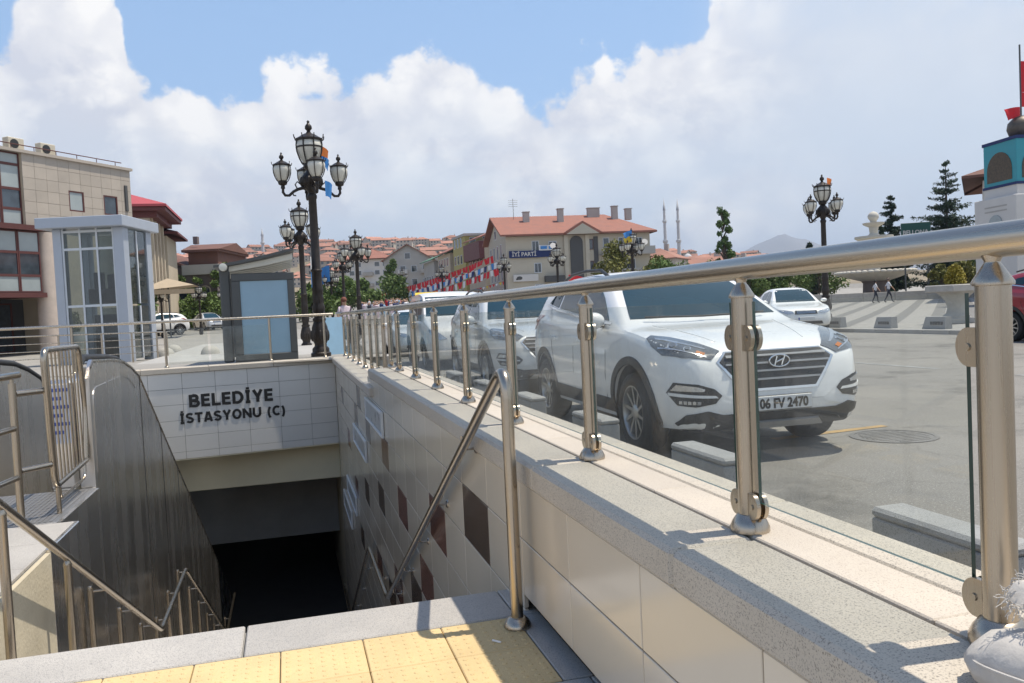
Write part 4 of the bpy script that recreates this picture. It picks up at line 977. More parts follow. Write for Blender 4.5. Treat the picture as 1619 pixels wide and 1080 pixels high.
    pl = MB(); pl.box((-pw, py-.010, pz-ph), (pw, py+.02, pz+ph), .004); po = pl.build('number_plate', PLATEW, t)
    m = MB(); m.box((-pw+.004, py-.0125, pz-ph+.004), (-pw+.042, py-.0105, pz+ph-.004)); m.build('plate_band', PLATEBL, po)
    return t, bvh, po, (pz, py)
tuc, tbvh, tpl, (tz, ty_) = make_car('parked_suv', 'white sport utility car with hexagonal grille, nearest the railing', TUC, WHITE, (3.797, 7.93, 0), -.0274, 'suv', 'cars parked along the railing')
# plate writing and the oval badge
me = text_mesh('plate_text', '06 FV 2470', LETTER, cap_scale(.076), .002, .004, .43); put('plate_text', me, tpl, loc=(-.205, ty_-.0125, tz-.038), rot=(R_(90), 0, 0))
m = MB(); m.box((-.265, ty_-.004, tz-.06), (.265, ty_+.018, tz+.06), .004); m.build('plate_frame', BLACKP, tuc)
bz = .79
m = MB(); by = tbvh.ray_cast(Vector((0, -9, bz)), Vector((0, 1, 0)))[0].y-.045
m.tube([(.088*math.cos(a), by, bz+.047*math.sin(a)) for a in [2*math.pi*k/32 for k in range(32)]], .007, 8, closed=True)
for s in (-1, 1): m.tube([(s*.030-.012, by, bz-.036), (s*.032+.0, by, bz), (s*.034+.014, by, bz+.036)], .0085, 8)
m.tube([(-.034, by, bz-.012), (.0, by, bz+.001), (.036, by, bz+.014)], .008, 8)
bd = m.build('badge', CHROME, tuc, True)
m = MB(); m.lathe([(.0, .0), (.085, .0), (.085, .02), (0, .02)], 24, Matrix.Translation((0, by+.006, bz)) @ Matrix.Diagonal((1, 1, .53, 1)) @ Matrix.Rotation(R_(-90), 4, 'X')); m.build('badge_back', BLACKP, bd)
make_car('parked_suv', 'pale silver sport utility car parked second, behind the nearest white car', SUV2, PALES, (3.86, 13.75, 0), -.02, 'suv', 'cars parked along the railing')
make_car('parked_van', 'white compact van parked third in the row by the railing', VAN, WHITE, (3.95, 20.3, 0), -.02, 'van', 'cars parked along the railing')
make_car('parked_sedan', 'white saloon parked last in the row along the railing', SEDAN, WHITE, (4.0, 27.0, 0), -.02, 'sedan', 'cars parked along the railing')
sd = make_car('white_sedan', 'white saloon stopped by the far kerb beside the ornate lamp', SEDAN, WHITE, (17.1, 25.4, .06), R_(-21), 'sedan'); sd[0].scale = (1.06, 1.06, 1.06)
make_car('red_car', 'dark red car at the right edge behind the nearest railing post', SUV2, RED, (16.95, 13.9, 0), R_(0), 'suv')
# ------------------------------------------------------------------ terrain, plaza, pavements
_h = interp([(-200, 0), (0, 0), (30, 0), (50, .25), (65, .6), (80, .9), (100, 1.4), (130, 2.6), (160, 3.4), (230, 9), (380, 27), (520, 43), (600, 46), (900, 30), (1500, 15), (40000, 15)])
_lat = interp([(-9, .75), (-.25, .75), (-.1, .85), (.08, 1.0), (.24, 1.0), (.47, .70), (.61, .60), (.9, .3), (1.5, .2), (9, .2)])
def hz(x, y):
    h = _h(y)
    if y > 160: a = x/max(y, 1); h = 3.4+(h-3.4)*_lat(max(-8, min(8, a)))
    return h
HILL = pm('dry hillside', (.22, .18, .12), .95, var=.3, vs=.02, bump=.3, bs=.5)
m = MB(); xs = [-6500, -3000, -1000, -500, -300, -200, -140, -100, -70, -50, -35, -20, -10, 0, 10, 20, 30, 45, 60, 80, 100, 130, 160, 200, 250, 300, 360, 450, 600, 900, 1500, 4000, 8000]
ys = [30, 40, 50, 60, 70, 80, 90, 100, 115, 130, 145, 160, 180, 200, 230, 260, 300, 340, 380, 420, 460, 520, 560, 600, 700, 900, 1200, 2000, 4000, 6000, 8500]
for y in ys:
    for x in xs: m.v.append((x, y, hz(x, y)))
nx = len(xs)
for j in range(len(ys)-1):
    for i in range(nx-1): m.f.append((j*nx+i, j*nx+i+1, (j+1)*nx+i+1, (j+1)*nx+i)); m.m.append(0 if ys[j] < 160 and -60 < xs[i] < 110 else 1)
struct('terrain', m, [ASPH, HILL])
m = MB(); m.poly([(1.56, -60, -.004), (4000, -60, -.004), (4000, 30, -.004), (1.56, 30, -.004)]); m.poly([(-4000, -60, -.2), (1.56, -60, -.2), (1.56, -6, -.2), (-4000, -6, -.2)]); m.poly([(-4000, -6, -.2), (-9, -6, -.2), (-9, 30, -.2), (-4000, 30, -.2)]); struct('ground', m, ASPH)
# plaza to the left and behind the sign wall
def pz(x, y):
    if y < 18.7: return LZ+(.36-LZ)*max(0, min(1, (y-6.7)/11.5))
    return max(hz(x, y)+.03, .36-.0206*(y-19))
m = MB()
def grid(x0, x1, y0, y1, nx, ny, zf):
    b = len(m.v)
    for j in range(ny+1):
        for i in range(nx+1):
            x = x0+(x1-x0)*i/nx; y = y0+(y1-y0)*j/ny; m.v.append((x, y, zf(x, y)))
    for j in range(ny):
        for i in range(nx): a = b+j*(nx+1)+i; m.f.append((a, a+1, a+nx+2, a+nx+1)); m.m.append(0)
grid(-60, -4.3, 6.72, 18.9, 8, 6, pz); grid(-60, 2.2, 18.72, 35.72, 12, 17, pz); grid(-60, 2.2, 35.72, 62, 12, 14, pz)
PAVEM = pm('plaza paving stones', (.32, .305, .28), .8, var=.13, vs=.7, bump=.4, bs=30)
nt = PAVEM.node_tree; bk = nt.nodes.new('ShaderNodeTexBrick'); bk.inputs['Scale'].default_value = 2.2; bk.inputs['Mortar Size'].default_value = .012
bk.inputs['Color1'].default_value = (1.05, 1.05, 1.05, 1); bk.inputs['Color2'].default_value = (.88, .88, .88, 1); bk.inputs['Mortar'].default_value = (.62, .62, .62, 1)
pb = nt.nodes['Principled BSDF']; lk = pb.inputs['Base Color'].links[0].from_socket; vmul = nt.nodes.new('ShaderNodeVectorMath'); vmul.operation = 'MULTIPLY'
nt.links.new(nt.nodes['Geometry'].outputs['Position'], bk.inputs['Vector']); nt.links.new(lk, vmul.inputs[0]); nt.links.new(bk.outputs['Color'], vmul.inputs[1]); nt.links.new(vmul.outputs[0], pb.inputs['Base Color'])
struct('plaza', m, PAVEM)
m = MB(); m.box((2.2, 19.9, -.1), (2.35, 30.0, .14), .02); m.box((1.56, 19.34, -.1), (2.35, 19.9, .355), .02); struct('plaza_kerb', m, GRANG)
# pavement on the far side of the road with diagonal bands and kerb stones
def sz(x, y): return max(0, hz(x, y))+.12+.004*max(0, min(30, x-18))
m = MB(); grid(18.05, 110, -20, 110, 24, 26, sz); side = struct('pavement', m, PAVEM)
BAND = pm('dark paving band', (.17, .165, .155), .8, var=.15, vs=.8)
BANDL = pm('light paving band', (.50, .48, .44), .8, var=.10, vs=.8)
dv = Vector((.687, .727)); nv_ = Vector((.727, -.687))
for k in range(-3, 16):
    c = Vector((20.4, 27.1))+nv_*(-4.2+1.45*k)
    # start where the band meets the kerb
    t0 = (18.1-c.x)/dv.x; pts = []; mt = BAND
    m = MB(); n = 10; t1 = min(46, t0+52)
    for q in range(n+1):
        t = t0+(t1-t0)*q/n
        for s in (0, .52): p = c+dv*(t+s*.945)+nv_*s; p.x = max(p.x, 18.06); m.v.append((p.x, p.y, sz(p.x, p.y)+.004+.002))
    for q in range(n): m.f.append((2*q, 2*q+1, 2*q+3, 2*q+2)); m.m.append(0)
    m.build('paving_band', mt, side)
for k in range(36):
    y = -3+1.0*k; m = MB(); m.box((17.88, y+.005, -.05), (18.06, y+.995, sz(18, y)+.008), .015); m.build('kerb_stone', GRANG, side)
# painted marks and a manhole cover on the road
YEL = pm('worn yellow road paint', (.40, .27, .12), .85, var=.35, vs=6)
WHT = pm('worn white road paint', (.27, .27, .26), .85, var=.35, vs=5)
road = bpy.data.objects['road']
m = MB(); m.poly([(4.2, 6.50, .004), (5.5, 6.62, .004), (5.5, 6.72, .004), (4.2, 6.62, .004)]); m.build('painted_line', YEL, road)
for k in range(8):
    m = MB(); y = 2+4.5*k; m.poly([(10.05, y, .004), (10.2, y, .004), (10.2, y+3.0, .004), (10.05, y+3.0, .004)]); m.build('painted_dash', WHT, road)
MAN = pm('cast iron', (.19, .18, .165), .6, .4, var=.3, vs=30, bump=.8, bs=60)
m = MB(); m.lathe([(.37, .002), (.37, .006), (.33, .006), (.33, .003), (0, .003)], 32, Matrix.Translation((5.16, 6.15, 0)))
for k in range(-4, 5): m.box((5.16-.28*math.cos(k*.25), 6.15+k*.065-.014, .003), (5.16+.28*math.cos(k*.25), 6.15+k*.065+.014, .0055))
o = m.build('manhole_cover', MAN); tag(o, 'round cast iron manhole cover on the asphalt right of the white car', 'manhole cover')
PATCH = pm('asphalt patch', (.16, .157, .15), .9, var=.2, vs=1.2, bump=.5, bs=90)
m = MB(); m.poly([(5.4, 2.6, .004), (8.6, 2.2, .004), (9.2, 4.9, .004), (6.4, 5.2, .004)]); m.build('asphalt_patch', PATCH, road)

# ------------------------------------------------------------------ ornate street lamps
IRON = pm('black cast iron', (.028, .021, .017), .42, .3, var=.35, vs=9, bump=.4, bs=40)
GLOBE = pm('frosted lamp glass', (.66, .64, .56), .35, var=.10, vs=6)
def lantern(par, x, y, z, s, big=False):
    """glass body in an iron cage with domed lid, spikes and finial"""
    T = Matrix.Translation((x, y, z)) @ Matrix.Scale(s, 4)
    m = MB(); m.lathe([(.09, 0), (.13, .03), (.185, .13), (.232, .25), (.245, .33), (.22, .41), (.14, .44)], 16, T); g = m.build('globe', GLOBE, par, True, 60)
    m = MB(); m.lathe([(.02, -.22), (.06, -.20), (.05, -.12), (.11, -.09), (.13, -.02), (.11, .01), (.05, .01)], 12, T)
    m.lathe([(.205, .405), (.245, .42), (.25, .45), (.18, .49), (.12, .53), (.05, .56), (.03, .60), (.065, .64), (.06, .69), (.02, .74), (.028, .77), (0, .80)], 16, T)
    if big: m.lathe([(.232, .28), (.247, .28), (.247, .31), (.232, .31)], 16, T, caps=False)
    for k in range(6 if not big else 8):
        a = 2*math.pi*k/(6 if not big else 8)+.3; c_, s_ = math.cos(a), math.sin(a)
        m.tube([T @ Vector((c_*r, s_*r, zz)) for r, zz in ((.13, -.01), (.165, .03), (.205, .11), (.24, .22), (.247, .33), (.235, .43))], .013*s, 5)
        m.tube([T @ Vector((c_*r, s_*r, zz)) for r, zz in ((.24, .43), (.275, .46), (.285, .52))], .010*s, 5)
    m.build('cage', IRON, par, True, 50)
def make_lamp(name, label, loc, rz, group=None):
    t = thing(name, label, 'street lamp', loc, rz, group)
    m = MB(); m.lathe([(.26, 0), (.26, .10), (.22, .13), (.22, .22), (.16, .28), (.155, .34), (.20, .44), (.225, .60), (.20, .78), (.15, .92), (.175, .97), (.16, 1.02)], 18)
    for k in range(8):
        a = 2*math.pi*k/8; m.ball((.20*math.cos(a), .20*math.sin(a), .56), (.045, .045, .15), 6, 6)
    m.build('pedestal', IRON, t, True, 45)
    m = MB(); m.lathe([(.13, 1.02), (.125, 1.1), (.16, 1.18), (.165, 1.30), (.13, 1.40), (.13, 1.62), (.135, 1.70), (.15, 1.76), (.13, 1.84), (.125, 2.2), (.15, 2.26), (.115, 2.32), (.102, 4.10), (.12, 4.14), (.125, 4.20), (.09, 4.26), (.13, 4.34), (.23, 4.44), (.27, 4.58), (.22, 4.72), (.13, 4.82), (.08, 4.9), (.05, 4.96)], 16)
    for k in range(10):
        a = 2*math.pi*k/10; m.ball((.115*math.cos(a), .115*math.sin(a), 1.5), (.03, .03, .13), 6, 6); m.ball((.23*math.cos(a), .23*math.sin(a), 4.56), (.07, .07, .14), 6, 6)
    m.build('pole', IRON, t, True, 45)
    for k in range(4):
        a = math.pi/2*k+.15; c_, s_ = math.cos(a), math.sin(a)
        m = MB(); pr = [(.10, 4.52), (.22, 4.40), (.36, 4.36), (.47, 4.30), (.58, 4.20), (.68, 4.20), (.735, 4.28), (.73, 4.38)]
        m.tube([(c_*r, s_*r, z) for r, z in pr], [.05, .045, .04, .036, .036, .036, .036, .032], 8)
        sc = [(.36, 4.36), (.42, 4.48), (.36, 4.56), (.29, 4.50)]; m.tube([(c_*r, s_*r, z) for r, z in sc], .018, 6)
        m.tube([(c_*r, s_*r, z) for r, z in ((.50, 4.28), (.47, 4.20), (.41, 4.20))], .018, 6)
        ar = m.build('arm', IRON, t, True, 50)
        lantern(ar, c_*.73, s_*.73, 4.56, .93)
    hd = MB(); hd.lathe([(.07, 4.90), (.10, 4.93), (.06, 4.99)], 10); hd = hd.build('head', IRON, t, True)
    lantern(hd, 0, 0, 5.02, 1.42, True)
    return t
lamp = make_lamp('street_lamp', 'tallest ornate black street lamp with globes, behind the sign wall corner', (.83, 22.1, .29), .0)
NL = [((.75, 34.8, .05), .5, 1., 'ornate black street lamp half hidden behind the tallest one'), ((4.15, 48.8, .25), .2, 1., 'ornate black street lamp third in the left row, right of the tallest lamp'), ((4.45, 65.4, .6), .7, 1., 'fainter ornate street lamp fourth in the left row'), ((4.5, 84, .3), .4, 1., 'short far street lamp low beside the tallest lamp pole'), ((22.2, 30.3, .22), .1, 1., 'ornate black street lamp behind the white saloon on the far pavement'), ((23.7, 53.7, .45), .6, 1., 'ornate street lamp before the right end of the red roofed building'), ((22.5, 66.7, .6), .2, 1., 'ornate street lamp before the middle of the red roofed building'), ((22.0, 82.4, .95), .4, 1., 'ornate street lamp before the left corner of the red roofed building'), ((19.5, 104, 1.4), .1, 1., 'small far street lamp among the red bunting'), ((17.2, 124, 2.2), .6, 1., 'smallest far street lamp at the lower end of the bunting'), ((-8.0, 59.3, .3), .2, .62, 'short globe lamp by the beige canopy, left of the shelter'), ((-5.8, 61.5, .35), .5, .62, 'short globe lamp between the parked cars on the left'), ((-4.1, 62.5, .35), .1, .62, 'short globe lamp close to the shelter post on the left')]
for loc, rz, sc, la in NL: copy_tree(lamp, loc, rz, la, 'ornate street lamps', sc)
lamp['group'] = 'ornate street lamps'
# party flags tied on lamps
FLB = pm('blue flag cloth', (.06, .25, .60), .8, var=.15); FLO = pm('orange flag cloth', (.72, .20, .04), .8, var=.15); FLR = pm('red flag cloth', (.62, .02, .03), .8, var=.12); FLW = pm('white flag cloth', (.75, .75, .75), .8, var=.05); FLY = pm('yellow flag cloth', (.7, .5, .05), .8); FLN = pm('navy cloth', (.015, .03, .12), .7, var=.1)
def flag(label, x, y, z, w, h, mats, rz, group='small flags tied on the lamps', tilt=0.):
    t = thing('flag', label, 'flag', (x, y, z), rz, group)
    for q, mt in enumerate(mats):
        m = MB(); nx = 8; ny = 6; z0 = -h*q/len(mats); z1 = -h*(q+1)/len(mats)
        for i in range(nx+1):
            for j in range(ny+1):
                u = i/nx; v = j/ny; m.v.append((w*u*(1-.25*v*u), .10*w*math.sin(u*7+v*2)*u+.004*q, z0+(z1-z0)*v-.25*h*u*u+.05*h*math.sin(v*9+q)*u-tilt*u))
        for i in range(nx):
            for j in range(ny): a = i*(ny+1)+j; m.f.append((a, a+1, a+ny+2, a+ny+1)); m.m.append(0)
        m.build('cloth', mt, t, True, 80)
    return t
flag('orange and blue flag on the head of the tallest lamp', 1.12, 22.0, 5.75, .20, .50, [FLO, FLB], .3)
flag('blue flag hanging under the globes of the tallest lamp', 1.16, 21.9, 4.85, .2, .4, [FLB], .3)
flag('orange flag on the lamp behind the white saloon', 22.3, 30.1, 6.2, .35, .35, [FLO], .3)
flag('blue and yellow flag on the lamp before the red roofed building end', 23.6, 53.4, 6.4, .6, .8, [FLB, FLY], 2.8)
flag('blue flag on the far short lamp', 4.4, 83.6, 6.5, 1.2, 1.6, [FLB], 2.5)
flag('white and blue banner between the two tall lamp poles', 1.1, 35.5, 3.9, .35, 1.3, [FLW, FLB], .2)
flag('red flag beside the lamp before the building middle', 23.4, 66.5, 4.0, 2.0, 2.4, [FLR], .1)

# ------------------------------------------------------------------ bus shelter with advertising panel
DKM = pm('dark grey powder coat', (.085, .09, .09), .5, .2, var=.1)
LGM = pm('light grey metal sheet', (.66, .65, .58), .5, .4, var=.1)
ADV = pm('pale blue blank poster', (.24, .39, .50), .25, var=.05, vs=1.5, coat=.6)
bs = thing('bus_shelter', 'bus shelter with slanted ribbed roof behind the sign wall', 'bus shelter', (-1.36, 20.35, .36))
for y in (20.28, 23.2): m = MB(); m.box((-1.45, y, .36), (-1.22, y+.2, 2.66), .03); m.build('post', DKM, bs, world=True)
m = MB(); m.lathe([(.09, 0), (.09, .20), (.0, .22)], 16, Matrix.Translation((-1.34, 20.25, 2.58)) @ Matrix.Rotation(R_(90), 4, 'X')); m.build('post_cap', LGM, bs, True, world=True)
m = MB(); pf = [(-1.55, 2.63), (-1.0, 2.72), (-.4, 2.84), (.26, 2.99), (.26, 2.93), (-.4, 2.77), (-1.0, 2.65), (-1.55, 2.57)]
m.prism(pf, 20.1, 24.0, 1); rf = m.build('roof', DKM, bs, world=True)
for k in range(6):
    y = 20.3+.68*k; m = MB(); m.prism([(-1.4, 2.57), (-.4, 2.74), (.22, 2.875), (.22, 2.74), (-.4, 2.61), (-1.4, 2.46)], y, y+.12, 1); m.build('rib', LGM, rf, world=True)
ad = thing('advertising_panel', 'tall advertising panel with dark frame and blank pale blue face, in front of the shelter', 'billboard', (-.55, 20.3, .36))
m = MB(); m.box((-1.18, 20.16, .37), (.22, 20.22, .53), .01); m.box((-1.18, 20.16, 2.25), (.22, 20.22, 2.42), .01); m.box((-1.18, 20.16, .532), (-1.00, 20.22, 2.248), .01); m.box((.07, 20.16, .532), (.22, 20.22, 2.248), .01); m.box((-1.19, 20.221, .36), (.23, 20.30, 2.43), .01); m.build('frame', DKM, ad, world=True)
m = MB(); m.box((-.998, 20.195, .534), (.068, 20.22, 2.246)); m.build('poster', ADV, ad, world=True)

# ------------------------------------------------------------------ lift kiosk
LGR = pm('light blue grey metal', (.42, .46, .52), .45, .3, var=.05)
WINF = pm('white window frame', (.62, .66, .70), .4, var=.04)
BGLASS = glassmat('building glass', (.55, .60, .60), 1.6, .06, (.3, .32, .33))
INNER = pm('dark interior', (.03, .03, .03), .8, var=.3)
lift = thing('lift_kiosk', 'glazed light grey lift kiosk with flat roof before the tan building', 'kiosk', (-7.26, 31.2, .1), R_(-14.5)); lift.scale = (.86, .86, 1)
wd, dp, ht = 2.42, 2.6, 4.65
m = MB(); m.box((-.75, -.45, ht), (wd+.25, dp+.4, ht+.36), .02); m.build('roof', LGR, lift)
for x0, x1, y0, y1 in ((-.33, .0, 0, .5), (wd-.36, wd+.05, 0, .45), (wd-.36, wd+.05, dp-.45, dp), (-.33, .0, dp-.45, dp)):
    m = MB(); m.box((x0, y0, 0), (x1, y1, ht-.002), .015); m.build('column', LGR, lift)
xs_ = [.04, .72, 1.38, 2.03]
for i in range(4):
    m = MB(); m.box((xs_[i]-.035, .05, 0), (xs_[i]+.035, .13, ht-.003)); m.build('mullion', WINF, lift)
for z in (.1, 2.0, 3.95, 4.55):
    for i in range(3): m = MB(); m.box((xs_[i]+.037, .055, z-.04), (xs_[i+1]-.037, .125, z+.04)); m.build('transom', WINF, lift)
for i in range(3):
    for a, b in ((.14, 1.96), (2.04, 3.91), (3.99, 4.51)): m = MB(); m.box((xs_[i]+.037, .085, a), (xs_[i+1]-.037, .095, b)); m.build('pane', BGLASS, lift)
for a, b in ((.1, 1.96), (2.04, 4.6)):
    m = MB(); m.box((wd-.02, .47, a), (wd-.01, dp-.47, b)); m.build('pane', BGLASS, lift)
    m = MB(); m.box((wd-.06, 1.2, a), (wd+.03, 1.28, b)); m.build('mullion', WINF, lift)
for a, b in ((.1, 1.96), (2.04, 4.6)): m = MB(); m.box((.2, dp-.1, a), (wd-.45, dp-.09, b)); m.build('pane', BGLASS, lift)
m = MB(); m.box((.5, .9, 2.1), (1.7, 2.1, 2.6), .02); m.box((.6, 1.2, 2.6), (.9, 1.6, 3.2), .03); m.box((1.2, 1.1, 2.6), (1.55, 1.7, 3.1), .03); m.box((.3, 1.7, .1), (1.9, 1.75, 1.7)); m.build('lift_machine', INNER, lift)
# bar fence round the lift and half dome stones on the plaza
bf = thing('bar_fence', 'low stainless fence with horizontal bars around the lift kiosk', 'fence', (-6.5, 27.5, .25))
fp = [(-9.2, 24.8), (-7.9, 26.0), (-6.6, 27.3), (-5.6, 28.2), (-4.9, 29.2), (-4.3, 30.3), (-4.15, 31.6)]
for x, y in fp: m = MB(); m.lathe([(.03, pz(x, y)), (.03, pz(x, y)+.95)], 10, Matrix.Translation((x, y, 0))); m.build('post', STEEL, bf, True, world=True)
for z in (.3, .52, .74, .97): m = MB(); m.tube([(x, y, pz(x, y)+z) for x, y in fp], .022 if z > .9 else .012, 8); m.build('bar', STEEL, bf, True, world=True)
STN = pm('pale stone', (.42, .40, .36), .8, var=.15, vs=5, bump=.4, bs=50)
for x, y, la in ((-4.44, 33.2, 'half dome stone bollard on the plaza right beside the lift kiosk'), (-2.66, 31.0, 'half dome stone bollard on the plaza nearest the shelter'), (-4.62, 37.0, 'half dome stone bollard farther back behind another one by the lift')):
    m = MB(); m.lathe([(.34, -.02), (.34, .06), (.31, .22), (.24, .33), (.13, .40), (0, .42)], 18, Matrix.Translation((x, y, pz(x, y)))); tag(m.build('stone_bollard', STN, None, True, 60), la, 'bollard', 'half dome stones on the plaza')
# ------------------------------------------------------------------ buildings
RED_T = pm('red roof tiles', (.29, .125, .09), .8, var=.2, vs=1.2, bump=.6, bs=6)
RED_F = pm('far red roofs', (.34, .17, .125), .85, var=.3, vs=.2, rnd=.35)
BRN_T = pm('brown roof tiles', (.16, .075, .055), .8, var=.2, vs=1.2, bump=.6, bs=6)
MRED = pm('red sheet roof', (.42, .07, .08), .6, var=.1)
TANT = pm('tan stone cladding', (.42, .37, .315), .7, var=.08, vs=1.5, rnd=.06, bump=.2, bs=20)
TANC = pm('tan plaster', (.50, .42, .31), .85, var=.1, vs=.6)
CREAM = pm('cream plaster', (.50, .455, .365), .85, var=.08, vs=.6)
GREYB = pm('grey brown stone', (.16, .13, .125), .8, var=.15, vs=2)
GREYP = pm('grey plaster', (.42, .40, .37), .85, var=.12, vs=.5)
WHITEP = pm('white plaster', (.62, .60, .57), .85, var=.08, vs=.6)
DGREY = pm('dark grey panel', (.075, .075, .075), .6, var=.1)
OLIVE = pm('olive yellow plaster', (.42, .36, .14), .85, var=.1)
MAROON = pm('maroon paint', (.13, .035, .035), .6, var=.15)
FRAMEB = pm('red brown window frame', (.10, .030, .025), .5, var=.1)
OPAQG = pm('window glass', (.045, .06, .075), .06, var=.5, vs=1.5, spec=1.0)
PALEG = pm('pale spandrel glass', (.33, .37, .37), .12, var=.12, vs=1., spec=.8)
FARW = pm('far house wall', (.50, .45, .39), .9, var=.1, vs=.2, rnd=.2)
def window(par, x, z, w, h, y=0., fm=WINF, gm=OPAQG, depth=.12, fr=.07, mull=0):
    """window let into a facade whose outside is local -y; x,z = lower left corner"""
    m = MB()
    for a, b in (((x, z), (x+w, z+fr)), ((x, z+h-fr), (x+w, z+h)), ((x, z+fr), (x+fr, z+h-fr)), ((x+w-fr, z+fr), (x+w, z+h-fr))): m.box((a[0], y-.05, a[1]), (b[0], y+depth, b[1]))
    for k in range(mull): xx = x+w*(k+1)/(mull+1); m.box((xx-fr*.35, y-.04, z+fr), (xx+fr*.35, y+depth*.5, z+h-fr))
    o = m.build('window', fm, par)
    m = MB(); m.box((x+fr, y-.012, z+fr), (x+w-fr, y+.02, z+h-fr)); m.build('pane', gm, o)
    return o
def hip_roof(mb, x0, x1, y0, y1, z, hgt, ov=.6, hipl=True, hipr=True, th=.18, run=None):
    X0, X1, Y0, Y1 = x0-ov, x1+ov, y0-ov, y1+ov; yc = (Y0+Y1)/2; r = run or (Y1-Y0)/2
    a = X0+(r if hipl else 0); b = X1-(r if hipr else 0)
    if not hipl: a = X0
    if not hipr: b = X1
    vs = [(X0, Y0, z), (X1, Y0, z), (X1, Y1, z), (X0, Y1, z), (a, yc, z+hgt), (b, yc, z+hgt)]; vs += [(x_, y_, z_-th) for x_, y_, z_ in vs]
    fs = [(0, 1, 5, 4), (2, 3, 4, 5), (0, 6, 7, 1), (2, 8, 9, 3), (6, 7, 11, 10), (8, 9, 10, 11)]
    fs += [(3, 0, 4), (3, 9, 6, 0)] if hipl else [(0, 4, 10, 6), (4, 3, 9, 10)]
    fs += [(1, 2, 5), (1, 7, 8, 2)] if hipr else [(1, 7, 11, 5), (5, 11, 8, 2)]
    mb.add(vs, fs)
# A: tan stone office building on the left
A = thing('office_building', 'tan stone clad office building with glazed corner at the left edge', 'building', (-7.8, 49.1, .1), R_(52.6))
m = MB(); m.box((-6.42, .05, 6.3), (0, 14, 9.72)); m.box((-16, .3, 6.3), (-6.42, 14, 9.72)); m.box((-16, 3.2, 2.9), (0, 14, 6.3)); m.box((-4.4, 3.2, 0), (0, 14, 2.9)); m.box((-4.4, .06, 0), (0, 3.2, 6.3)); m.build('wall', TANC, A)
m = MB(); m.box((-16, 3.2, 0), (-4.4, 3.6, 2.9)); m.build('ground_floor_wall', DGREY, A)
m = MB(); m.box((-16, -.12, 9.72), (.1, 14, 9.86)); m.build('parapet', TANT, A)
cols = [-6.40+.64*k for k in range(11)]; rows = [6.32+.5675*k for k in range(7)]
for i in range(10):
    for j in range(6):
        x0, x1, z0, z1 = cols[i]+.006, cols[i+1]-.006, rows[j]+.006, rows[j+1]-.006
        if any(x0 < wx+ww and x1 > wx and z0 < wz+wh and z1 > wz for wx, wz, ww, wh in ((-3.94, 7.2, .9, 1.03), (-1.84, 7.2, .9, 1.03))):
            # cut around the opening
            wx = -3.94 if x1 < -2.5 else -1.84
            for (a, b, c, d) in ((x0, min(x1, wx), z0, z1), (max(x0, wx+.9), x1, z0, z1), (max(x0, wx), min(x1, wx+.9), z0, min(z1, 7.2)), (max(x0, wx), min(x1, wx+.9), max(z0, 8.23), z1)):
                if b-a > .03 and d-c > .03: m = MB(); m.box((a, 0, c), (b, .045, d)); m.build('stone_panel', TANT, A)
            continue
        m = MB(); m.box((x0, random.uniform(-.004, .004), z0), (x1, .045, z1)); m.build('stone_panel', TANT, A)
for wx in (-3.94, -1.84): window(A, wx, 7.2, .9, 1.03, .06, FRAMEB, PALEG if wx < -3 else OPAQG, fr=.07)
m = MB(); m.box((-16, -.25, 6.05), (-5.6, .4, 6.29)); m.build('ledge', FRAMEB, A)
gx = [-6.42-1.05*k for k in range(9)]
for i in range(8):
    for (z0, z1, mt) in ((6.3, 7.05, PALEG), (7.05, 8.0, OPAQG), (8.0, 9.15, PALEG), (9.15, 9.7, PALEG)):
        window(A, gx[i+1]+.02, z0, 1.03, z1-z0, .2, FRAMEB, mt, fr=.06)
for i in range(8):
    for (z0, z1, mt) in ((3.1, 3.9, PALEG), (3.9, 5.0, OPAQG), (5.0, 6.02, PALEG)):
        window(A, -5.7-1.15*(i+1), z0, 1.13, z1-z0, .1, FRAMEB, mt, fr=.06)
m = MB(); m.box((-16, .35, 2.9), (-5.3, 3.1, 3.1)); m.box((-16, -.1, 2.85), (-5.6, .34, 3.08)); m.build('canopy_band', FRAMEB, A)
m = MB(); m.lathe([(.52, 0), (.50, .3), (.44, 6.05)], 24, Matrix.Translation((-5.15, .45, 0))); m.build('round_column', pm('pinkish stone column', (.50, .42, .36), .6, var=.12, vs=3), A, True)
for i in range(6): window(A, -14+1.5*i, .2, 1.4, 2.5, 3.15, FRAMEB, OPAQG, fr=.08)
ACW = pm('cream metal casing', (.55, .50, .40), .6, var=.1)
for x in (-7.6, -6.3, -4.6):
    m = MB(); m.box((x-.42, .4, 9.9), (x+.42, .8, 10.5), .03); ac = m.build('air_conditioner', ACW, A)
    m = MB(); m.lathe([(.22, 0), (.22, .02), (.05, .02)], 16, Matrix.Translation((x-.1, .4, 10.2)) @ Matrix.Rotation(R_(90), 4, 'X')); m.build('fan_grille', BLACKP, ac)
m = MB(); m.tube([(-12, .25, 10.15), (-.3, .25, 10.15)], .025, 6)
for k in range(10): m.tube([(-11.5+1.2*k, .25, 9.86), (-11.5+1.2*k, .25, 10.15)], .02, 6)
m.build('roof_railing', FRAMEB, A)
m = MB(); m.box((-.45, -.08, 7.5), (-.27, .03, 8.9), .02); m.build('wall_lamp', DGREY, A)
pp = thing('planter', 'white planter with a small shrub before the office building', 'planter', (-9.6, 42.6, .3))
m = MB(); m.lathe([(.35, 0), (.45, .9), (.40, .9), (.38, .8)], 16); m.build('pot', WHITEP, pp, True)
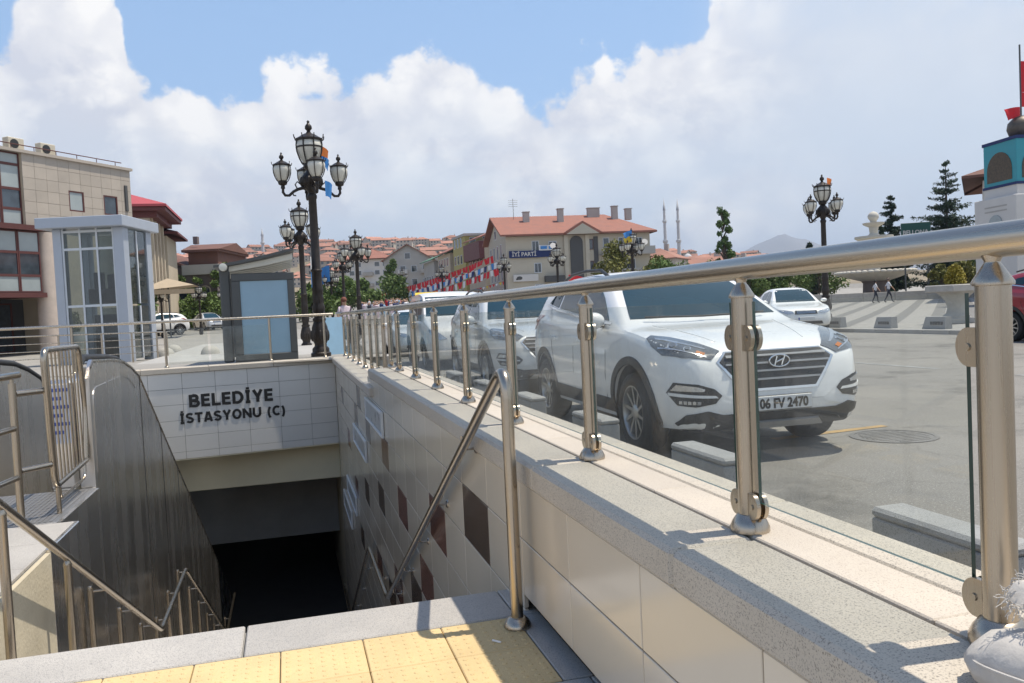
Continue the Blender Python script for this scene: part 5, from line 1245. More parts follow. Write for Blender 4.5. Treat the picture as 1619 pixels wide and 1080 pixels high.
# B: building with red sheet roof
B = thing('red_roof_building', 'tall building with red sheet roof and deep eaves behind the office building', 'building', (-9.2, 65, .3))
m = MB(); m.box((-8, 0, 0), (0, 7, 9.4)); m.build('wall', WHITEP, B)
m = MB(); hip_roof(m, -8, 0, 0, 7, 9.75, 1.9, 1.35); m.build('roof', MRED, B)
m = MB(); m.box((-9.2, -1.2, 9.3), (1.25, 8.2, 9.56)); m.box((-8.6, -.6, 8.9), (.6, 7.6, 9.29)); m.build('eaves', MAROON, B)
for y in (.15, 1.9, 3.6, 5.4): m = MB(); m.box((.005, y, 0), (.16, y+.55, 8.9)); m.build('pilaster', TANC, B)
Bs = put('side_face', None, B, rot=(0, 0, R_(90)))
for z in (1.0, 3.8, 6.6):
    for x in (.85, 2.6, 4.3): window(Bs, x, z, .85, 2.0, 0, FRAMEB, OPAQG)
for z in (1.2, 4.2, 7.2):
    for x in (-1.5, -3.2, -5): window(B, x, z, .8, 1.1, 0, FRAMEB, OPAQG)
m = MB(); m.box((-7, 7.1, 0), (.2, 13, 8.3)); m.build('rear_wing', TANC, B); m = MB(); hip_roof(m, -7, .2, 7.6, 13, 8.6, 1.2, .9); m.build('rear_roof', MAROON, B)
# C: grey brown building with arched windows
Cb = thing('arched_window_building', 'grey brown building with arched windows and brown roof left of the shelter', 'building', (-11.7, 81.2, .6), R_(-14.5))
m = MB(); m.box((0, 0, 0), (6.0, 9, 5.6)); m.prism([(0, 5.6), (6.0, 5.6), (4.6, 6.2), (1.2, 7.3), (0, 7.3)], .01, 8.9, 1) if False else None; m.add([(0, 0, 5.6), (3.4, 0, 5.6), (0, 0, 7.4), (0, 9, 5.6), (3.4, 9, 5.6), (0, 9, 7.4)], [(0, 1, 2), (3, 5, 4), (1, 4, 5, 2)]); m.build('wall', GREYB, Cb)
m = MB(); m.box((3.0, -.4, 5.2), (6.3, 9, 6.1)); m.build('attic', GREYP, Cb)
m = MB(); m.box((3.3, .6, 6.1), (6.0, 9, 7.3)); m.build('upper_wall', BRN_T, Cb)
m = MB(); m.add([(-.5, -.3, 7.75), (3.6, -.3, 5.95), (3.6, -.3, 5.7), (-.5, -.3, 7.5), (-.5, 9, 7.75), (3.6, 9, 5.95), (3.6, 9, 5.7), (-.5, 9, 7.5)], [(0, 1, 5, 4), (2, 3, 7, 6), (0, 3, 2, 1), (1, 2, 6, 5)]); m.box((2.9, .0, 7.3), (6.3, 9, 7.5)); m.add([(2.9, 0, 7.5), (6.4, 0, 7.5), (6.4, 9, 7.5), (2.9, 9, 7.5), (2.0, 5, 8.4), (6.4, 5, 8.4)], [(0, 1, 5, 4), (2, 3, 4, 5), (1, 2, 5), (0, 4, 3)]); m.build('roof', BRN_T, Cb)
def arched(par, x, z, w, h, y=0.):
    n = 10; out = [(x, z), (x+w, z)]+[(x+w/2+w/2*math.cos(math.pi*k/n), z+h-w/2+w/2*math.sin(math.pi*k/n)) for k in range(n+1)]
    m = MB(); m.prism([(x+w/2+(p-x-w/2)*1.25, z+h/2+(q-z-h/2)*1.06) for p, q in out], y-.09, y+.05, 1); f = m.build('arched_window', TANC, par)
    m = MB(); m.prism(out, y-.11, y-.02, 1); m.build('pane', OPAQG, f)
arched(Cb, .35, .8, .95, 3.9); arched(Cb, 2.35, .8, .9, 3.3); arched(Cb, 4.5, .8, .8, 3.3)
m = MB(); m.box((3.9, -.25, 0), (6.1, -.02, 5.2)); m.build('pier', TANC, Cb) if False else None
m = MB(); m.box((3.3, 2, 8.2), (3.7, 2.5, 8.9)); m.build('chimney', GREYB, Cb)
# F: long apartment house with red roof
Fb = thing('red_roofed_building', 'cream four storey building with long red tiled roof and navy banner', 'building', (26.2, 96.8, 1.2), R_(-5.5))
Wd, Dp, E_ = 18.3, 14.5, 8.9
m = MB(); m.box((0, 0, 0), (Wd, Dp, E_)); m.add([(0, 0, E_), (0, Dp, E_), (0, Dp/2, E_+2.8), (1.0, 0, E_), (1.0, Dp, E_), (1.0, Dp/2, E_+2.8)], [(0, 1, 2), (3, 5, 4), (0, 2, 5, 3), (1, 4, 5, 2)]); m.build('wall', CREAM, Fb)
m = MB(); hip_roof(m, 0, Wd, 0, Dp, E_+.2, 3.0, .75, False, True, .22, 4.4); rf = m.build('roof', RED_T, Fb)
for x, y, w, h in ((3.6, 4.8, .8, 1.5), (8.0, 4.4, .75, 1.9), (12.9, 6.3, 1.6, 1.4), (19-3.6, 5.0, .75, 1.9), (17.4, 5.5, .8, 1.4)):
    zb = E_+.2+3.0*(y+.75)/(Dp/2+.75)-.35; m = MB(); m.box((x-w/2, y-.35, zb), (x+w/2, y+.35, zb+h), .03); m.box((x-w/2-.07, y-.42, zb+h), (x+w/2+.07, y+.42, zb+h+.1)); m.build('chimney', GREYP, rf)
m = MB(); m.add([(7.0, -.85, E_+.15), (12.0, -.85, E_+.15), (9.5, -.85, E_+1.6), (7.0, 3, E_+.15), (12.0, 3, E_+.15), (9.5, 4.5, E_+1.6)], [(0, 1, 2), (0, 2, 5, 3), (1, 4, 5, 2)]); m.build('pediment_roof', RED_T, rf)
m = MB(); m.prism([(7.4, E_+.0), (11.6, E_+.0), (9.5, E_+1.3)], -.90, -.84, 1); m.build('pediment', CREAM, Fb)
m = MB(); n = 10; x, w = 8.0, 1.6; m.prism([(x, 2.2), (x+w, 2.2)]+[(x+w/2+w/2*math.cos(math.pi*k/n), 8.0+.75*math.sin(math.pi*k/n)) for k in range(n+1)], -.10, .02, 1); m.build('dark_panel', DGREY, Fb)
m = MB(); m.box((11.0, -.09, 2.2), (11.55, .02, 8.6)); m.build('dark_panel', DGREY, Fb)
for x in (7.2, 9.9): m = MB(); m.box((x, -.3, 0), (x+.5, .02, 8.85)); m.build('pilaster', CREAM, Fb)
for x, z, w, h in ((3.2, 7.0, .9, 1.3), (5.3, 6.9, 1.0, 1.3), (7.0-.2, 7.0, .0, 0), (10.35, 7.0, .6, 1.3), (12.2, 7.2, .8, 1.2), (14.2, 7.0, 1.2, 1.4), (16.4, 7.0, .9, 1.3), (3.4, 4.4, .9, 1.2), (10.35, 4.3, .6, 1.3), (12.6, 4.3, 1.1, 1.4), (15.2, 4.3, 1.1, 1.4), (3.4, 1.5, 1.1, 1.5), (6.2, 1.8, 1.2, 1.4), (10.3, 1.5, .7, 1.3), (13, 1.5, 1.2, 1.5), (15.6, 1.5, 1.2, 1.5)):
    if w: window(Fb, x, z, w, h, 0, WINF if x < 9 or x > 12 else FRAMEB, OPAQG, mull=1 if w > .8 else 0)
for z in (6.2, 3.5):
    m = MB(); m.box((11.7, -1.1, z), (18.6, .02, z+.18)); m.box((11.7, -1.1, z+.18), (18.6, -1.02, z+.95)); m.build('balcony', GREYP, Fb)
m = MB(); m.box((4.6, -.9, 3.2), (7.0, .02, 3.95)); m.build('balcony', DGREY, Fb)
Fs = put('gable_face', None, Fb, rot=(0, 0, R_(-90)))
for z in (1.0, 3.7, 6.5):
    for x in (-12.6, -9.9, -7.0, -4.2): window(Fs, x, z, 1.0, 1.8, 0, WINF, OPAQG)
window(Fs, -8.4, 9.2, 1.2, 1.2, 0, WINF, OPAQG)
def banner(label, cat, par_loc, rz, w, h, mt, tm=None, txt=None, cap=.5, tx=.3, tw=None, tz=None):
    t = thing('banner', label, cat, par_loc, rz)
    m = MB(); nx = 10
    for i in range(nx+1):
        u = i/nx
        for j, z in enumerate((0, -h*.5, -h)): m.v.append((w*u, .03*math.sin(u*6+j), z-.04*h*math.sin(math.pi*u)))
    for i in range(nx):
        for j in range(2): a = i*3+j; m.f.append((a, a+1, a+4, a+3)); m.m.append(0)
    m.build('cloth', mt, t, True, 80)
    if txt:
        me = text_mesh('lettering', txt, tm, cap_scale(cap), .02, .012, tw); put('lettering', me, t, loc=(tx, -.06, -h/2-cap/2 if tz is None else tz), rot=(R_(90), 0, 0))
    return t
def on_F(x, y, z): p = ROOTM[Fb.name] @ Vector((x, y, z)); return p
banner('navy banner with pale lettering across the red roofed building', 'banner', on_F(.3, -.25, 7.2-.05), R_(-5.5), 5.2, .85, FLN, WHITEP, 'İYİ PARTİ', .5, .35, 3.0)
bb = banner('white and blue banner under the balcony window of the red roofed building', 'banner', on_F(4.0, -.35, 7.75), R_(-5.5), 2.3, .65, FLW)
m = MB(); m.box((.2, -.07, -.5), (1.0, -.05, -.15)); m.box((1.25, -.07, -.52), (2.1, -.05, -.2)); m.build('blue_print', FLB, bb)
sg = thing('shop_sign', 'white shop sign with a dark emblem on the red roofed building', 'sign', on_F(.7, -.2, 3.4), R_(-5.5))
m = MB(); m.box((0, -.1, 0), (3.1, .1, .85), .02); m.build('board', WHITEP, sg); m = MB(); m.ball((.75, -.11, .42), (.36, .03, .22), 12, 6); m.ball((.45, -.11, .3), (.15, .03, .12), 8, 6); m.build('emblem', DGREY, sg)
m = MB(); m.tube([(2.2, 6, E_+2.6), (2.2, 6, E_+5.4)], .03, 5)
for k in range(4): m.tube([(1.6, 6, E_+4.4+.25*k), (2.8, 6, E_+4.4+.25*k)], .015, 4)
m.build('aerial', DGREY, rf)
for x, z in ((5.6, 6.3), (12.4, 3.0), (17.2, 6.4)): m = MB(); m.lathe([(0, 0), (.25, .03), (.40, .10)], 14, Matrix.Translation((x, -1.15, z+1.2)) @ Matrix.Rotation(R_(70), 4, 'X')); m.build('satellite_dish', WHITEP, Fb, True)
# street row going back to the left of it
ROW = [(29.0, 119.5, 9.5, 9, 10.2, TANC, 'maroon'), (28.6, 131, 8.2, 8, 11.2, OLIVE, 'flat'), (28.0, 141, 9.5, 8, 9.0, TANC, 'red'), (27.2, 152.5, 9.5, 8, 8.2, GREYP, 'green')]
LB = ['tan street house with maroon upper floor left of the red roofed building', 'narrow olive yellow street house in the row by the bunting', 'tan street house with shallow red roof in the row by the bunting', 'grey street house with green roof edge farthest in the row']
for (x, y, ln, dp, ht, mt, kd), la in zip(ROW, LB):
    t = thing('street_house', la, 'house', (x, y, hz(x, y)-.3), R_(-90)+.04, 'houses along the bunting street')
    m = MB(); m.box((-ln, 0, 0), (0, dp, ht)); m.build('wall', mt, t)
    m = MB()
    if kd == 'flat': m.box((-ln-.2, -.2, ht), (.2, dp, ht+.4))
    else: hip_roof(m, -ln, 0, 0, dp, ht+.2, 2.0, .7, False, False)
    m.build('roof', {'maroon': RED_T, 'flat': GREYP, 'red': RED_T, 'green': pm('green roof', (.10, .20, .13), .7)}[kd], t)
    if kd == 'maroon': m = MB(); m.box((-ln, -.8, ht-3), (0, 0, ht-.4)); m.build('bay', MAROON, t)
    for z in np.arange(1.2, ht-1.5, 2.8):
        for x2 in np.arange(-ln+.8, -1.2, 2.1): window(t, float(x2), float(z), 1.1, 1.5, -.82 if (kd == 'maroon' and z > ht-3.2) else 0, WINF if kd != 'maroon' else FRAMEB, OPAQG)
    ts = put('end_face', None, t, rot=(0, 0, R_(90)))
    for z in np.arange(1.2, ht-1.5, 2.8):
        for x2 in np.arange(.8, dp-1.5, 2.2): window(ts, float(x2), float(z), 1.0, 1.4, 0, WINF, OPAQG)
# G: grey gabled block, H: apartment block
Gb = thing('gabled_block', 'grey gabled apartment block at the end of the bunting street', 'building', (20.6, 176, 3.6), R_(-15))
m = MB(); m.box((0, 0, 0), (10.2, 12, 9.4)); m.add([(0, 0, 9.4), (10.2, 0, 9.4), (5.1, 0, 12.4), (0, 12, 9.4), (10.2, 12, 9.4), (5.1, 12, 12.4)], [(0, 1, 2), (3, 5, 4)]); m.build('wall', GREYP, Gb)
m = MB(); m.add([(-.6, -.5, 9.15), (5.1, -.5, 12.6), (10.8, -.5, 9.15), (-.6, 12.5, 9.15), (5.1, 12.5, 12.6), (10.8, 12.5, 9.15), (-.6, -.5, 8.95), (5.1, -.5, 12.38), (10.8, -.5, 8.95)], [(0, 1, 4, 3), (1, 2, 5, 4), (6, 7, 1, 0), (7, 8, 2, 1)]); m.build('roof', RED_T, Gb)
for z in (1.0, 3.8, 6.6):
    for x in (1.0, 3.4, 5.8, 8.2): window(Gb, x, z, 1.2, 1.4, 0, WINF, OPAQG)
window(Gb, 4.5, 9.4, 1.2, 1.3, 0, WINF, OPAQG)
for z in (.7, 3.5, 6.3):
    for x in (3.0, 7.8): m = MB(); m.box((x, -.9, z), (x+2.0, .02, z+.85)); m.build('balcony', WHITEP if x < 5 else GREYP, Gb)
Hb = thing('apartment_block', 'pale apartment block with red hipped roof left of the gabled block', 'building', (15.5, 215, 5.0), R_(-15))
m = MB(); m.box((0, 0, 0), (11.5, 12, 10.8)); m.build('wall', WHITEP, Hb); m = MB(); hip_roof(m, 0, 11.5, 0, 12, 11.0, 3.0, .8); m.build('roof', RED_T, Hb)
for z in (1.2, 4.0, 6.8, 8.9):
    for x in (.8, 2.6, 7.3, 9.4): window(Hb, x, z, 1.3, 1.2, 0, WINF, OPAQG)
m = MB()
for z in (1.0, 3.8, 6.6): m.box((4.4, -1.0, z), (6.9, .02, z+.9))
m.build('balcony', GREYP, Hb)
# hillside houses
def house_mesh(w, d, h, rh, hip):
    a = MB(); a.box((-w/2, -d/2, -4), (w/2, d/2, h))
    if not hip: a.add([(-w/2, -d/2, h), (-w/2, d/2, h), (-w/2, 0, h+rh), (w/2, -d/2, h), (w/2, d/2, h), (w/2, 0, h+rh)], [(0, 1, 2), (3, 5, 4)])
    b = MB(); hip_roof(b, -w/2, w/2, -d/2, d/2, h+.15, rh, .6, hip, hip, .2)
    c = MB()
    for z in np.arange(1.2, h-1, 2.9):
        for x in np.arange(-w/2+1.2, w/2-1.5, 3.0): c.box((float(x), -d/2-.08, float(z)), (float(x)+1.3, -d/2+.05, float(z)+1.4))
    ch = MB(); ch.box((w*.2, .5, h+rh*.4), (w*.2+.9, 1.4, h+rh+1.1))
    return a.mesh('wall', FARW), b.mesh('roof', RED_F), c.mesh('windows', OPAQG), ch.mesh('chimney', GREYP)
HM = [house_mesh(11, 9, 6, 2.4, False), house_mesh(14, 10, 8.5, 2.6, True), house_mesh(9, 8, 5.5, 2.2, True), house_mesh(17, 10, 9, 2.4, False)]
rr = random.Random(11); placed = []; cnt = 0
def hill_house(x, y, la, g, zoff=0.):
    k = rr.randrange(4); wl, rf, wn, ch = HM[k]
    o = put('hill_house', wl, loc=(x, y, hz(x, y)+zoff), rot=(0, 0, -math.atan2(x, y)+rr.uniform(-.5, .5))); tag(o, la, 'house', g)
    s = rr.uniform(.42, .66); o.scale = (s, s, s*rr.uniform(.9, 1.1))
    put('roof', rf, o); w_o = put('windows', wn, o); w_o['kind'] = 'stuff'
    if rr.random() < .5: put('chimney', ch, o)
tries = 0
while cnt < 290 and tries < 12000:
    tries += 1; y = 545-300*rr.random()**1.6; a = rr.uniform(-.17, .34); x = a*y
    if any((x-p)**2+(y-q)**2 < 8.2**2 for p, q in placed): continue
    placed.append((x, y)); hill_house(x, y, 'small far house with red tiled roof on the hillside behind the lamps', 'houses on the far hillside'); cnt += 1
cnt = 0; tries = 0
while cnt < 75 and tries < 3000:
    tries += 1; y = rr.uniform(250, 490); a = rr.uniform(.44, .86); x = a*y
    if any((x-p)**2+(y-q)**2 < 15.5**2 for p, q in placed): continue
    placed.append((x, y)); hill_house(x, y, 'small far house with red roof below the twin minarets, right of the red roofed building', 'houses below the minarets', .5); cnt += 1
for x, y, k, sc, la in ((70.5, 150, 1, .85, 'tan house with red roof just right of the red roofed building'), (83, 152, 0, .9, 'gabled house with red roof left of the slim poplar'), (93, 158, 2, .95, 'low house with red roof behind the slim poplar'), (79, 128, 2, .8, 'nearest low house with bright red roof under the twin minarets')):
    o = put('street_house', HM[k][0], loc=(x, y, hz(x, y)-.8), rot=(0, 0, -math.atan2(x, y)+rr.uniform(-.4, .4))); tag(o, la, 'house'); o.scale = (sc,)*3
    put('roof', HM[k][1], o); q = put('windows', HM[k][2], o); q['kind'] = 'stuff'; put('chimney', HM[k][3], o)
# minarets
MIN = pm('pale minaret stone', (.52, .52, .54), .85, var=.06)
def minaret(x, y, z0, z1, la, g):
    t = thing('minaret', la, 'minaret', (x, y, z0), 0, g); H_ = z1-z0
    m = MB(); m.lathe([(.95, -3), (.85, H_*.42), (1.25, H_*.43), (1.25, H_*.455), (.75, H_*.46), (.68, H_*.68), (1.05, H_*.69), (1.05, H_*.71), (.62, H_*.715), (.55, H_*.84)], 12); m.build('shaft', MIN, t, True, 30)
    m = MB(); m.lathe([(.7, H_*.84), (.0, H_)], 12); m.build('spire', pm('grey lead', (.30, .31, .34), .6), t, True)
minaret(179.9, 367.4, 14, 51.8, 'left one of the twin minarets right of the red roofed building', 'far minarets'); minaret(186.2, 365.7, 14, 51.5, 'right one of the twin minarets right of the red roofed building', 'far minarets'); minaret(-9.0, 419, 22, 46.7, 'single thin minaret far behind the shelter roof', 'far minarets')
dm = thing('mosque_dome', 'pale mosque dome at the foot of the twin minarets', 'dome', (194, 372, 18)); m = MB(); m.lathe([(2.6, -8), (2.6, 2.5), (2.4, 4.2), (1.9, 5.5), (1.0, 6.4), (0, 6.8)], 20); m.build('dome', MIN, dm, True, 60)
# mountains
MT = pm('bare far mountain', (.20, .18, .17), .95, var=.2, vs=.002)
m = MB(); pr = [(2400, 90), (2700, 190), (2950, 270), (3172, 320), (3330, 380), (3480, 440), (3535, 455), (3640, 420), (3760, 390), (3900, 330), (4050, 300), (4250, 380), (4450, 455), (4700, 420), (5000, 360), (5600, 240), (6500, 120)]
fx = interp(pr)
for x in np.linspace(2300, 6600, 87):
    yb = 5300-(x-3535)*.257; h = max(60, fx(float(x)))+rr.uniform(-8, 8)
    for q, k in ((-1500, 0), (-900, .35), (-400, .72), (0, 1.), (500, .7), (1500, 0)): m.v.append((float(x)+q*.25, yb+q, 10+(h-10)*k+(rr.uniform(-12, 12) if 0 < k < 1 else 0)))
for i in range(86):
    for j in range(5): a = i*6+j; m.f.append((a, a+1, a+7, a+6)); m.m.append(0)
struct('mountain', m, MT, True)
# ------------------------------------------------------------------ trees and shrubs
def leafmat(name, col, var=.35):
    m = pm(name, col, .6, var=var, vs=2.5, rnd=.05, spec=.3)
    b = m.node_tree.nodes['Principled BSDF']
    try: b.inputs['Subsurface Weight'].default_value = 0
    except Exception: pass
    return m
L_GRN = leafmat('green leaves', (.115, .17, .045), .45); L_OLV = leafmat('olive yellow leaves', (.16, .16, .04)); L_DRK = leafmat('dark spruce needles', (.022, .045, .022)); L_GLD = leafmat('golden thuja leaves', (.30, .25, .04)); L_POP = leafmat('poplar leaves', (.09, .15, .04), .45)
BARK = pm('bark', (.10, .075, .055), .9, var=.3, vs=8, bump=.6, bs=30)
def leaves(centers, radii, n, size, seed, flat=.5):
    """many small leaf quads scattered through clumps"""
    r = np.random.default_rng(seed); C_ = np.array(centers); Rr = np.array(radii)
    if Rr.ndim == 1: Rr = np.stack([Rr]*3, 1)
    wt = Rr.prod(1)**.7; k = r.choice(len(C_), n, p=wt/wt.sum())
    d = r.normal(size=(n, 3)); d /= np.linalg.norm(d, axis=1)[:, None]; rad = r.random(n)**.45
    p = C_[k]+d*rad[:, None]*Rr[k]
    a = r.normal(size=(n, 3)); a /= np.linalg.norm(a, axis=1)[:, None]; b = np.cross(a, r.normal(size=(n, 3))); b /= np.linalg.norm(b, axis=1)[:, None]
    s = size*(.6+.8*r.random(n))[:, None]
    v = np.stack([p-a*s, p-b*s*flat, p+a*s, p+b*s*flat], 1).reshape(-1, 3)
    m = MB(); m.v = [tuple(x) for x in v]; m.f = [(4*i, 4*i+1, 4*i+2, 4*i+3) for i in range(n)]; m.m = [0]*n
    return m
def tree(name, label, loc, H_, rx, trunk_h, mt, seed, n=2600, size=.16, group=None, clumps=16, crown_lo=None):
    t = thing(name, label, 'tree', loc, 0, group); r = random.Random(seed)
    lo = trunk_h if crown_lo is None else crown_lo
    cs, rs = [], []; br = MB(); br.tube([(0, 0, -.2), (.05*H_*.1, 0, trunk_h*.6), (0, 0, trunk_h), (.1, .05, (trunk_h+H_)/2)], [H_*.028, H_*.022, H_*.018, H_*.008], 8)
    for k in range(clumps):
        u = r.random(); z = lo+(H_-lo)*u; w = rx*math.sin(math.pi*min(1, .18+.80*u))**.8*r.uniform(.35, .9); a = r.uniform(0, 6.28)
        c = (w*math.cos(a), w*math.sin(a), z); cs.append(c); rs.append(rx*r.uniform(.25, .45))
        br.tube([(0, 0, max(trunk_h*.8, z-rx*.8)), (c[0]*.5, c[1]*.5, z-rx*.25), c], [H_*.010, H_*.007, H_*.003], 5)
    br.build('trunk', BARK, t, True)
    leaves(cs, rs, n, size, seed).build('crown', mt, t, fixn=False)
    return t
def conifer(label, loc, H_, r0, seed, mt=L_DRK, n_lay=17, group='spruces beyond the far pavement', power=1.0, sz=.16):
    t = thing('spruce_tree', label, 'tree', loc, 0, group); r = random.Random(seed)
    m = MB(); m.tube([(0, 0, -.2), (0, 0, H_*.5), (.02, 0, H_*.985)], [H_*.02, H_*.012, .02], 7); cs, rs = [], []
    for k in range(n_lay):
        u = (k+.5)/n_lay; z0 = z = H_*(.06+.93*u); rad = r0*(1-u)**power*r.uniform(.8, 1.12)+.12
        nb = max(3, int(9*(1-u)+3))
        for q in range(nb):
            a = 6.283*q/nb+r.uniform(-.4, .4); L2 = rad*r.uniform(.55, 1.2); z = z0+r.uniform(-.5, .5)*H_/n_lay
            pts = [(0, 0, z), (L2*.55*math.cos(a), L2*.55*math.sin(a), z-.02*L2), (L2*math.cos(a), L2*math.sin(a), z+.10*L2)]
            m.tube(pts, [.035, .022, .008], 4)
            for f in (.2, .4, .6, .85, 1.0): cs.append((L2*f*math.cos(a), L2*f*math.sin(a), z-.03*L2+.10*L2*f*f)); rs.append((.16+.20*L2*(1.15-f), .16+.20*L2*(1.15-f), .16+.10*L2*(1.1-f)))
    m.build('trunk', BARK, t); leaves(cs, rs, 22000, sz, seed, .30).build('crown', mt, t, fixn=False)
    return t
conifer('tall dark spruce with ragged branches left of the tower', (62.4, 66.2, .7), 13.1, 4.9, 5, power=.9)
conifer('slim dark spruce left of the green sign', (60.8, 71.9, .8), 10.4, 2.4, 8, power=.75)
for i, (x, y, H_, rx, la) in enumerate(((47, 70, 3.2, 2.4, 'green tree under the rail directly behind the fountain left'), (52, 72, 3.4, 2.4, 'green tree under the rail directly behind the fountain right'), (40.5, 66, 2.8, 2.0, 'green shrub tree by the pavilion behind the lamp'))): tree('broadleaf_tree', la, (x, y, sz(x, y)), H_, rx, H_*.2, L_GRN, 95+i, 2200, .16, 'trees behind the far pavement')
conifer('small dark spruce low beside the fountain top', (58.5, 82.5, 1.0), 6.3, 1.6, 9)
conifer('slim dark spruce top just behind the fountain column', (57.5, 69.5, .8), 7.0, 1.1, 12)
tree('poplar_tree', 'slim upright poplar tree right of the twin minarets', (46.6, 81, 1.0), 10.9, 1.05, 1.5, L_POP, 21, 5000, .14, clumps=46, crown_lo=1.2)
tree('broadleaf_tree', 'olive yellow tree before the right end of the red roofed building', (31.0, 74.6, .9), 5.9, 2.3, 1.6, L_OLV, 22, 3000, .17)
tree('broadleaf_tree', 'olive yellow bush tree lower right of the red roofed building', (34.8, 73.6, .9), 4.6, 1.8, 1.4, L_OLV, 23, 2200, .17)
for i, (x, y, H_, rx, la) in enumerate(((-9.5, 62.5, 4.3, 1.1, 'green tree right beside the lift kiosk'), (-9.4, 79, 5.0, 1.0, 'green tree before the arched windows, second from the lift'), (-8.3, 78, 2.6, 1.9, 'low green shrub tree behind the white hatchback'), (-7.6, 79.3, 4.6, .9, 'dark green tree between the two arched windows'), (-5.3, 78.5, 6.0, 1.2, 'tall green tree just left of the shelter post'), (-5.9, 78.2, 2.8, 1.8, 'broad low green tree behind the silver car'))):
    tree('broadleaf_tree', la, (x, y, hz(x, y)+.05), H_, rx, H_*.25, L_GRN, 30+i, 2400, .15, 'trees left of the shelter')
for i, (x, y, H_, rx, la) in enumerate(((6.4, 92, 3.7, 2.4, 'green tree behind the left row lamps'), (9.8, 110, 3.6, 2.4, 'green tree at the foot of the apartment block'), (15.2, 120, 4.2, 3.2, 'broad dark green tree below the gabled block'), (20.5, 160, 8.5, 1.6, 'tall dark green tree beside the gabled block'), (2.8, 84, 3.2, 2.2, 'green tree right behind the tallest lamp pole'))):
    tree('broadleaf_tree', la, (x, y, hz(x, y)), H_, rx, H_*.22, L_GRN, 50+i, 2600, .24, 'trees along the bunting street')
for i, (x, y, H_, rx, la) in enumerate(((30, 62, 3.4, 2.6, 'green hedge tree behind the white saloon'), (37, 72, 3.6, 2.8, 'green tree under the rail right of the saloon roof'), (45, 80, 3.6, 2.6, 'green tree under the rail left of the fountain'), (70, 70, 4.4, 3.0, 'dark green tree under the rail right of the fountain'), (53.5, 57.5, 2.6, 1.0, 'small green palm like shrub right of the fountain basin'), (56.5, 58, 2.6, 1.4, 'grey green shrub beside the low wall right of the fountain'))):
    tree('broadleaf_tree', la, (x, y, sz(x, y)), H_, rx, H_*.2, L_GRN if i < 4 else L_OLV, 70+i, 2600, .16, 'trees behind the far pavement')
pc = bpy.data.objects['planter']
leaves([(0, 0, 1.2), (0, 0, 1.6)], [.35, .28], 700, .07, 88).build('shrub', L_OLV, pc, fixn=False)

# ------------------------------------------------------------------ far pavement: urn planter, kerb blocks, low wall, fountain, tower
ur = thing('urn_planter', 'stone urn planter with golden shrub on the far pavement', 'planter', (21.25, 22.25, sz(21, 22)))
m = MB(); m.box((-.55, -.4, 0), (.55, .4, .18), .02); m.lathe([(.40, .18), (.40, .26), (.30, .34), (.26, .50), (.30, .72), (.42, .90), (.56, 1.02), (.60, 1.04)], 24); m.box((-.68, -.62, 1.04), (.68, .62, 1.28), .03); m.build('urn', STN, ur, True, 40)
leaves([(0, 0, 1.45), (0, 0, 1.68), (.0, 0, 1.85)], [.34, .26, .13], 2200, .045, 91).build('shrub', L_GLD, ur, fixn=False)
BLKT = pm('weathered block lettering', (.10, .10, .10), .9, var=.3)
for k, (y0, y1, la) in enumerate(((24.2, 24.85, 'left of the three'), (21.75, 22.45, 'middle one of the three'), (19.55, 20.35, 'right of the three'))):
    t = thing('kerb_block', f'grey slanted stone block at the far kerb, {la}', 'stone block', (18.4, (y0+y1)/2, sz(18.4, y0)), 0, 'stone blocks at the far kerb'); h = .36
    m = MB(); a, b = y0-(y0+y1)/2, y1-(y0+y1)/2
    m.add([(-.13, a, 0), (.13, a, 0), (.13, b+.10, 0), (-.13, b+.10, 0), (-.10, a, h), (.10, a, h), (.10, b-.03, h), (-.10, b-.03, h)], [(0, 1, 5, 4), (1, 2, 6, 5), (2, 3, 7, 6), (3, 0, 4, 7), (4, 5, 6, 7)]); m.build('stone', GRAND, t)
    m = MB()
    for q in range(5): y = a+.10+.10*q; m.box((-.135, y, .13), (-.118, y+.07, .22))
    m.build('worn_lettering', BLKT, t)
lw = thing('low_wall', 'long low stone parapet wall behind the striped pavement', 'wall', (46, 55, .4))
for k in range(14):
    x0, y0 = 33.5+2.0*k, 60.5-1.15*k; x1, y1 = x0+1.98, y0-1.14; z = sz(x0, y0); d = Vector((x1-x0, y1-y0)); L2 = d.length
    m = MB(); m.box((0, 0, -.3), (L2, .3, .68), .02); o = m.build('wall_stone', STN, lw, loc=(x0-46, y0-55, z-.4), rot=(0, 0, math.atan2(d.y, d.x)))
FST = pm('pale fountain stone', (.56, .53, .46), .8, var=.12, vs=2, bump=.3, bs=20)
fo = thing('fountain', 'tiered pale stone fountain with scalloped basin and finial', 'fountain', (52.2, 64.0, .7))
m = MB(); m.lathe([(1.25, 0), (1.1, .3), (1.05, 1.4), (1.2, 1.6)], 24); m.build('pedestal', GREYB, fo, True)
m = MB(); m.lathe([(1.2, 1.6), (2.2, 1.9), (3.1, 2.25), (3.25, 2.35), (3.25, 2.5), (3.0, 2.45), (.5, 2.3)], 40)
for k in range(40): a = 2*math.pi*k/40; m.ball((3.25*math.cos(a), 3.25*math.sin(a), 2.4), (.27, .27, .16), 8, 6)
m.build('basin', FST, fo, True, 50)
m = MB(); m.lathe([(.55, 2.3), (.45, 2.8), (.38, 4.2), (.5, 4.8), (.6, 5.0)], 20); m.build('column', FST, fo, True)
m = MB(); m.lathe([(.6, 5.0), (1.2, 5.25), (1.65, 5.5), (1.65, 5.68), (1.4, 5.62), (.4, 5.6)], 28); m.build('upper_basin', FST, fo, True, 50)
